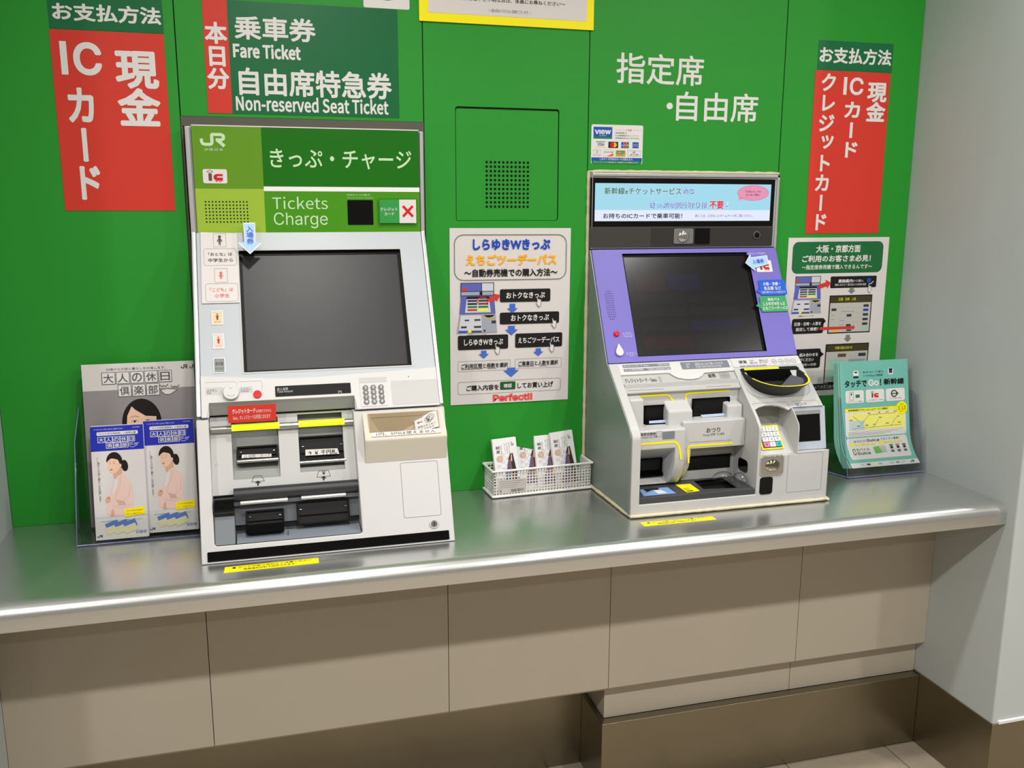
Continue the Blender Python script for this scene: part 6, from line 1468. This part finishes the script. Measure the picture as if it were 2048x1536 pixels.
text(L, CF, 'あなたの', S(.16, .33, .745, .768), K_, .0, w + .0004); text(L, CF, 'Suica', S(.345, .53, .740, .766), K_, .012, w + .0004); text(L, CF, 'でカンタン乗車！', S(.545, .83, .737, .760), K_, .0, w + .0004)
for a, s_ in (((.17, .47, .778, .796), 'きっぷ受け取りなし'), ((.58, .86, .772, .790), '改札にタッチでGO')): cpanel(mat('flyer_yellow', (236, 234, 130), .45), S(*a), w + .0004, .001); text(L, CF, s_, S(*a), M_ORANGE, .0, w + .0006)
for x, y in ((.13, .788), (.54, .782)): L.use(M_YEL).poly(CF, ell(rp(r, x, y), .0055, n=16), w + .0005)
text(L, CF, 'モバイル', S(.17, .36, .822, .845), K_, .015, w + .0004); text(L, CF, 'Suica', S(.17, .36, .855, .882), G_, .02, w + .0004); L.use(K_).poly(CF, rr(S(.115, .155, .825, .880), .001, 2), w + .0004); L.use(M_PGREEN).poly(CF, rr(S(.122, .148, .832, .872), .0005, 1), w + .0006)
L.use(mat('card_leaf', (110, 180, 70), .4)).poly(CF, P(.42, .818, .50, .812, .54, .876, .43, .880), w + .0005); L.use(M_LIGHT).poly(CF, P(.51, .812, .60, .808, .60, .874, .55, .876), w + .0005)
for k, cc in enumerate((D_GRN, mat('flyer_pink', (216, 90, 160), .4), MATS['grey_print'])):
    x = .66 + k * .095; L.use(cc).poly(CF, rr(S(x, x + .055, .805, .820), .0005, 1), w + .0005); L.use(K_).poly(CF, rr(S(x + .008, x + .048, .823, .845), .0005, 1), w + .0005); L.use(MATS['grey_print']).poly(CF, rr(S(x + .006, x + .052, .856, .878), .0005, 1), w + .0005)
cpanel(M_PAPER, (r[0] + .0005, .0005, r[2] - .0005, ft * .045), w, .0005)
for k, cc in enumerate((mat('swatch_rose', (232, 206, 206), .4), M_LIGHT, mat('train_navy', (44, 40, 84), .4), M_YEL, mat('swatch_blue', (140, 180, 216), .4), mat('swatch_rose', (232, 206, 206), .4), M_TEAL2, M_MGREY, M_LIGHT)):
    x = .06 + k * .085; L.use(cc).poly(CF, rr(S(x, x + .055, .967, .982), .0008, 2), w + .0004)
jr_logo(L, CF, S(.87, .93, .966, .985), K_, w + .0004)
L.build('printed_front', t)

# basket with leaflets
bk0 = Vector((1.0585, -.0790)); bang = atan2(.0145, .252)
ux_ = (cos(bang), sin(bang), 0); uy_ = (-sin(bang), cos(bang), 0)
F_BF = Fr((bk0.x, bk0.y, 0), ux_, (0, 0, 1))      # front face, normal towards the viewer
F_BB = Fr((bk0.x, bk0.y, 0), ux_, uy_)            # plan
BWd, BDp, BH = .2520, .0720, .0700
PL = mat('basket_plastic', (236, 234, 230), .35)
B = thing('plastic_basket', 'small white lattice basket on the steel worktop holding upright train leaflets', 'basket')
def bar(b, F, x0, x1, z0, z1, w0=-.0016, w1=0.0): b.box(F, (x0, z0, x1, z1), w0, w1)
def grid(F, wd, nx, ny, nm):
    b = MB().use(PL); z0, z1 = .0060, BH - .006
    for i in range(nx + 1): x = wd * i / nx; bar(b, F, max(0, x - .0012), min(wd, x + .0012), z0, z1)
    for j in range(ny + 1): z = z0 + (z1 - z0) * j / ny; b.box(F, (0, z - .0010, wd, z + .0010), -.0017, .0001)
    return b.build(nm, B)
grid(F_BF, BWd, 33, 8, 'front_lattice')
F_BR = Fr(F_BB.pt(0, BDp, 0), ux_, (0, 0, 1)); grid(F_BR, BWd, 33, 8, 'back_lattice')
F_BL = Fr(F_BB.pt(0, BDp, 0), tuple(-x for x in uy_), (0, 0, 1)); grid(F_BL, BDp, 9, 8, 'side_lattice')
F_BS = Fr(F_BB.pt(BWd, 0, 0), uy_, (0, 0, 1)); grid(F_BS, BDp, 9, 8, 'side_lattice')
for z, r_, e in ((BH - .003, .0030, .0030), (.0040, .0032, .0022)):
    b = MB().use(PL); cs2 = [F_BB.pt(-e, -e, z), F_BB.pt(BWd + e, -e, z), F_BB.pt(BWd + e, BDp + e, z), F_BB.pt(-e, BDp + e, z)]
    for i in range(4): b.cyl(cs2[i], cs2[(i + 1) % 4], r_, n=10); b.dome(Fr(cs2[i], (1, 0, 0), (0, 1, 0)), (0, 0), r_, r_, n=10, k=4); b.dome(Fr(cs2[i], (1, 0, 0), (0, -1, 0)), (0, 0), r_, r_, n=10, k=4)
    b.build('rim' if z > .02 else 'foot_rim', B, smooth=50)
q(PL).prism(F_BB, [(0, 0), (BWd, 0), (BWd, BDp), (0, BDp)], .0012, .0028).build('basket_floor', B)
L = q(mat('label_film', (206, 200, 196), .4)).box(F_BF, (.012, .010, .083, .044), .0003, .0007)
for k in range(4): L.use(MATS['grey_print']).stroke(F_BF, [(.016, .040 - k * .005), (.074 - .006 * k, .040 - k * .005)], .0006, .0009)
rn = random.Random(5)
for k in range(15): x = .044 + k * .0022; L.use(K_).box(F_BF, (x, .0125, x + rn.uniform(.0004, .0013), .0195), .0008, .0009)
text(L, F_BF, 'S', (.016, .0130, .0195, .0195), K_, .02, .0009)
L.build('paper_label', B)
lean = .022
def train_leaflet(x0, x1, top, roll, yo, label):
    a = bang
    p0 = F_BB.pt(x0, .026 + yo, .0034)
    up = Vector((0, .030, .128)).normalized(); u = Vector(ux_)
    up = (up + u * roll).normalized(); u = (u - up * u.dot(up)).normalized()
    F = Fr(p0, u, up); wd = x1 - x0; r = (0, 0, wd, top)
    t = stack(F, r, .010, 'train_leaflet', label, 'leaflet', 'white train leaflets in the basket', n=6, edge=mat('leaflet_white', (238, 236, 238), .45), front=mat('leaflet_white', (238, 236, 238), .45))
    L = MB(); w = .0004; S = lambda a_, b_, c_, d_: sub(r, a_, b_, c_, d_)
    LV = mat('lilac_check', (218, 216, 222), .45)
    for j in range(11):
        for i in range(5):
            if (i + j) % 2 and (j > 4 or i < 4): L.use(LV).poly(F, [rp(r, .1 + i * .18, .28 + j * .064), rp(r, .28 + i * .18, .28 + j * .064), rp(r, .28 + i * .18, .344 + j * .064), rp(r, .1 + i * .18, .344 + j * .064)], .0002)
    TG = mat('title_grey', (92, 86, 88), .5)
    # the name reads upwards, as on the photographed covers
    for ch_, c_ in (('里', .20), ('海', .28)): text(L, F, ch_, S(.13, .27, c_ - .075 + .0, c_ + .0), TG, .02, w, rot=90)
    text(L, F, 'KAIRI', (rp(r, .34, .18)[0] - .010, rp(r, .34, .20)[1] - .0012, rp(r, .34, .18)[0] + .010, rp(r, .34, .20)[1] + .0012), TG, .0, w, rot=90)
    for k, xx in enumerate((.50, .59, .68)):
        cx, cy = rp(r, xx, .195 - .006 * k); text(L, F, ('のってたのしい列車', '食と景観を楽しむ旅', '新潟・庄内を巡る')[k], (cx - .013, cy - .0013, cx + .013, cy + .0013), MATS['grey_print'], .0, w, rot=90)
    cx, cy = rp(r, .83, .115); V = .0045
    jr = Fr(F.pt(cx - V, cy - V, 0), -F.V, F.U); jr_logo(L, Fr(F.pt(cx - V, cy + V, 0), -F.V, F.U), (0, 0, 2 * V, 2 * V * .8), TG, w)
    OR = mat('crest_orange', (214, 150, 86), .45); c = rp(r, .24, .375)
    for rad in (.0078, .0058, .0036): L.use(OR).stroke(F, [(c[0] + rad * (1 + .10 * cos(6 * t_)) * cos(t_), c[1] + rad * (1 + .10 * cos(6 * t_)) * sin(t_)) for t_ in [2 * pi * i / 36 for i in range(36)]], .0009, w, True)
    for k in range(6): a_ = pi / 3 * k; L.use(OR).stroke(F, [(c[0] + .0012 * cos(a_), c[1] + .0012 * sin(a_)), (c[0] + .0072 * cos(a_), c[1] + .0072 * sin(a_))], .0006, w)
    P = lambda *q_: [rp(r, q_[i], q_[i + 1]) for i in range(0, len(q_), 2)]
    L.use(mat('train_red', (176, 84, 60), .45)).poly(F, P(.70, .29, .80, .29, .98, .95, .22, .95), w)
    L.use(mat('train_dark', (52, 48, 50), .45)).poly(F, P(.68, .30, .735, .30, .66, .40, .565, .42), w + .0002)
    L.use(mat('train_blue', (88, 98, 144), .45)).poly(F, P(.57, .43, .66, .43, .61, .95, .32, .95), w + .0002)
    for k in range(5): L.use(mat('train_navy', (44, 40, 84), .4)).stroke(F, P(.545 - k * .035, .50 + k * .06, .655 - k * .004, .50 + k * .06), .0006, w + .0004)
    L.use(mat('train_dark', (52, 48, 50), .45)).poly(F, P(.765, .29, .80, .29, .98, .95, .74, .95, .70, .45), w + .0003)
    L.use(W_).poly(F, P(.728, .31, .755, .31, .745, .44, .705, .44), w + .0004)
    L.build('printed_cover', t)
train_leaflet(.0190, .0800, .1300, -.055, .0, 'white train leaflet bundle at the left end of the lattice basket')
train_leaflet(.0870, .1450, .1265, -.045, .025, 'white train leaflet bundle second from left, partly covered by its neighbour')
train_leaflet(.1300, .1870, .1270, -.040, .013, 'white train leaflet bundle third from left, overlapping the second one')
train_leaflet(.1740, .2340, .1345, -.085, .0, 'tallest white train leaflet bundle, right end of the basket, leaning left')
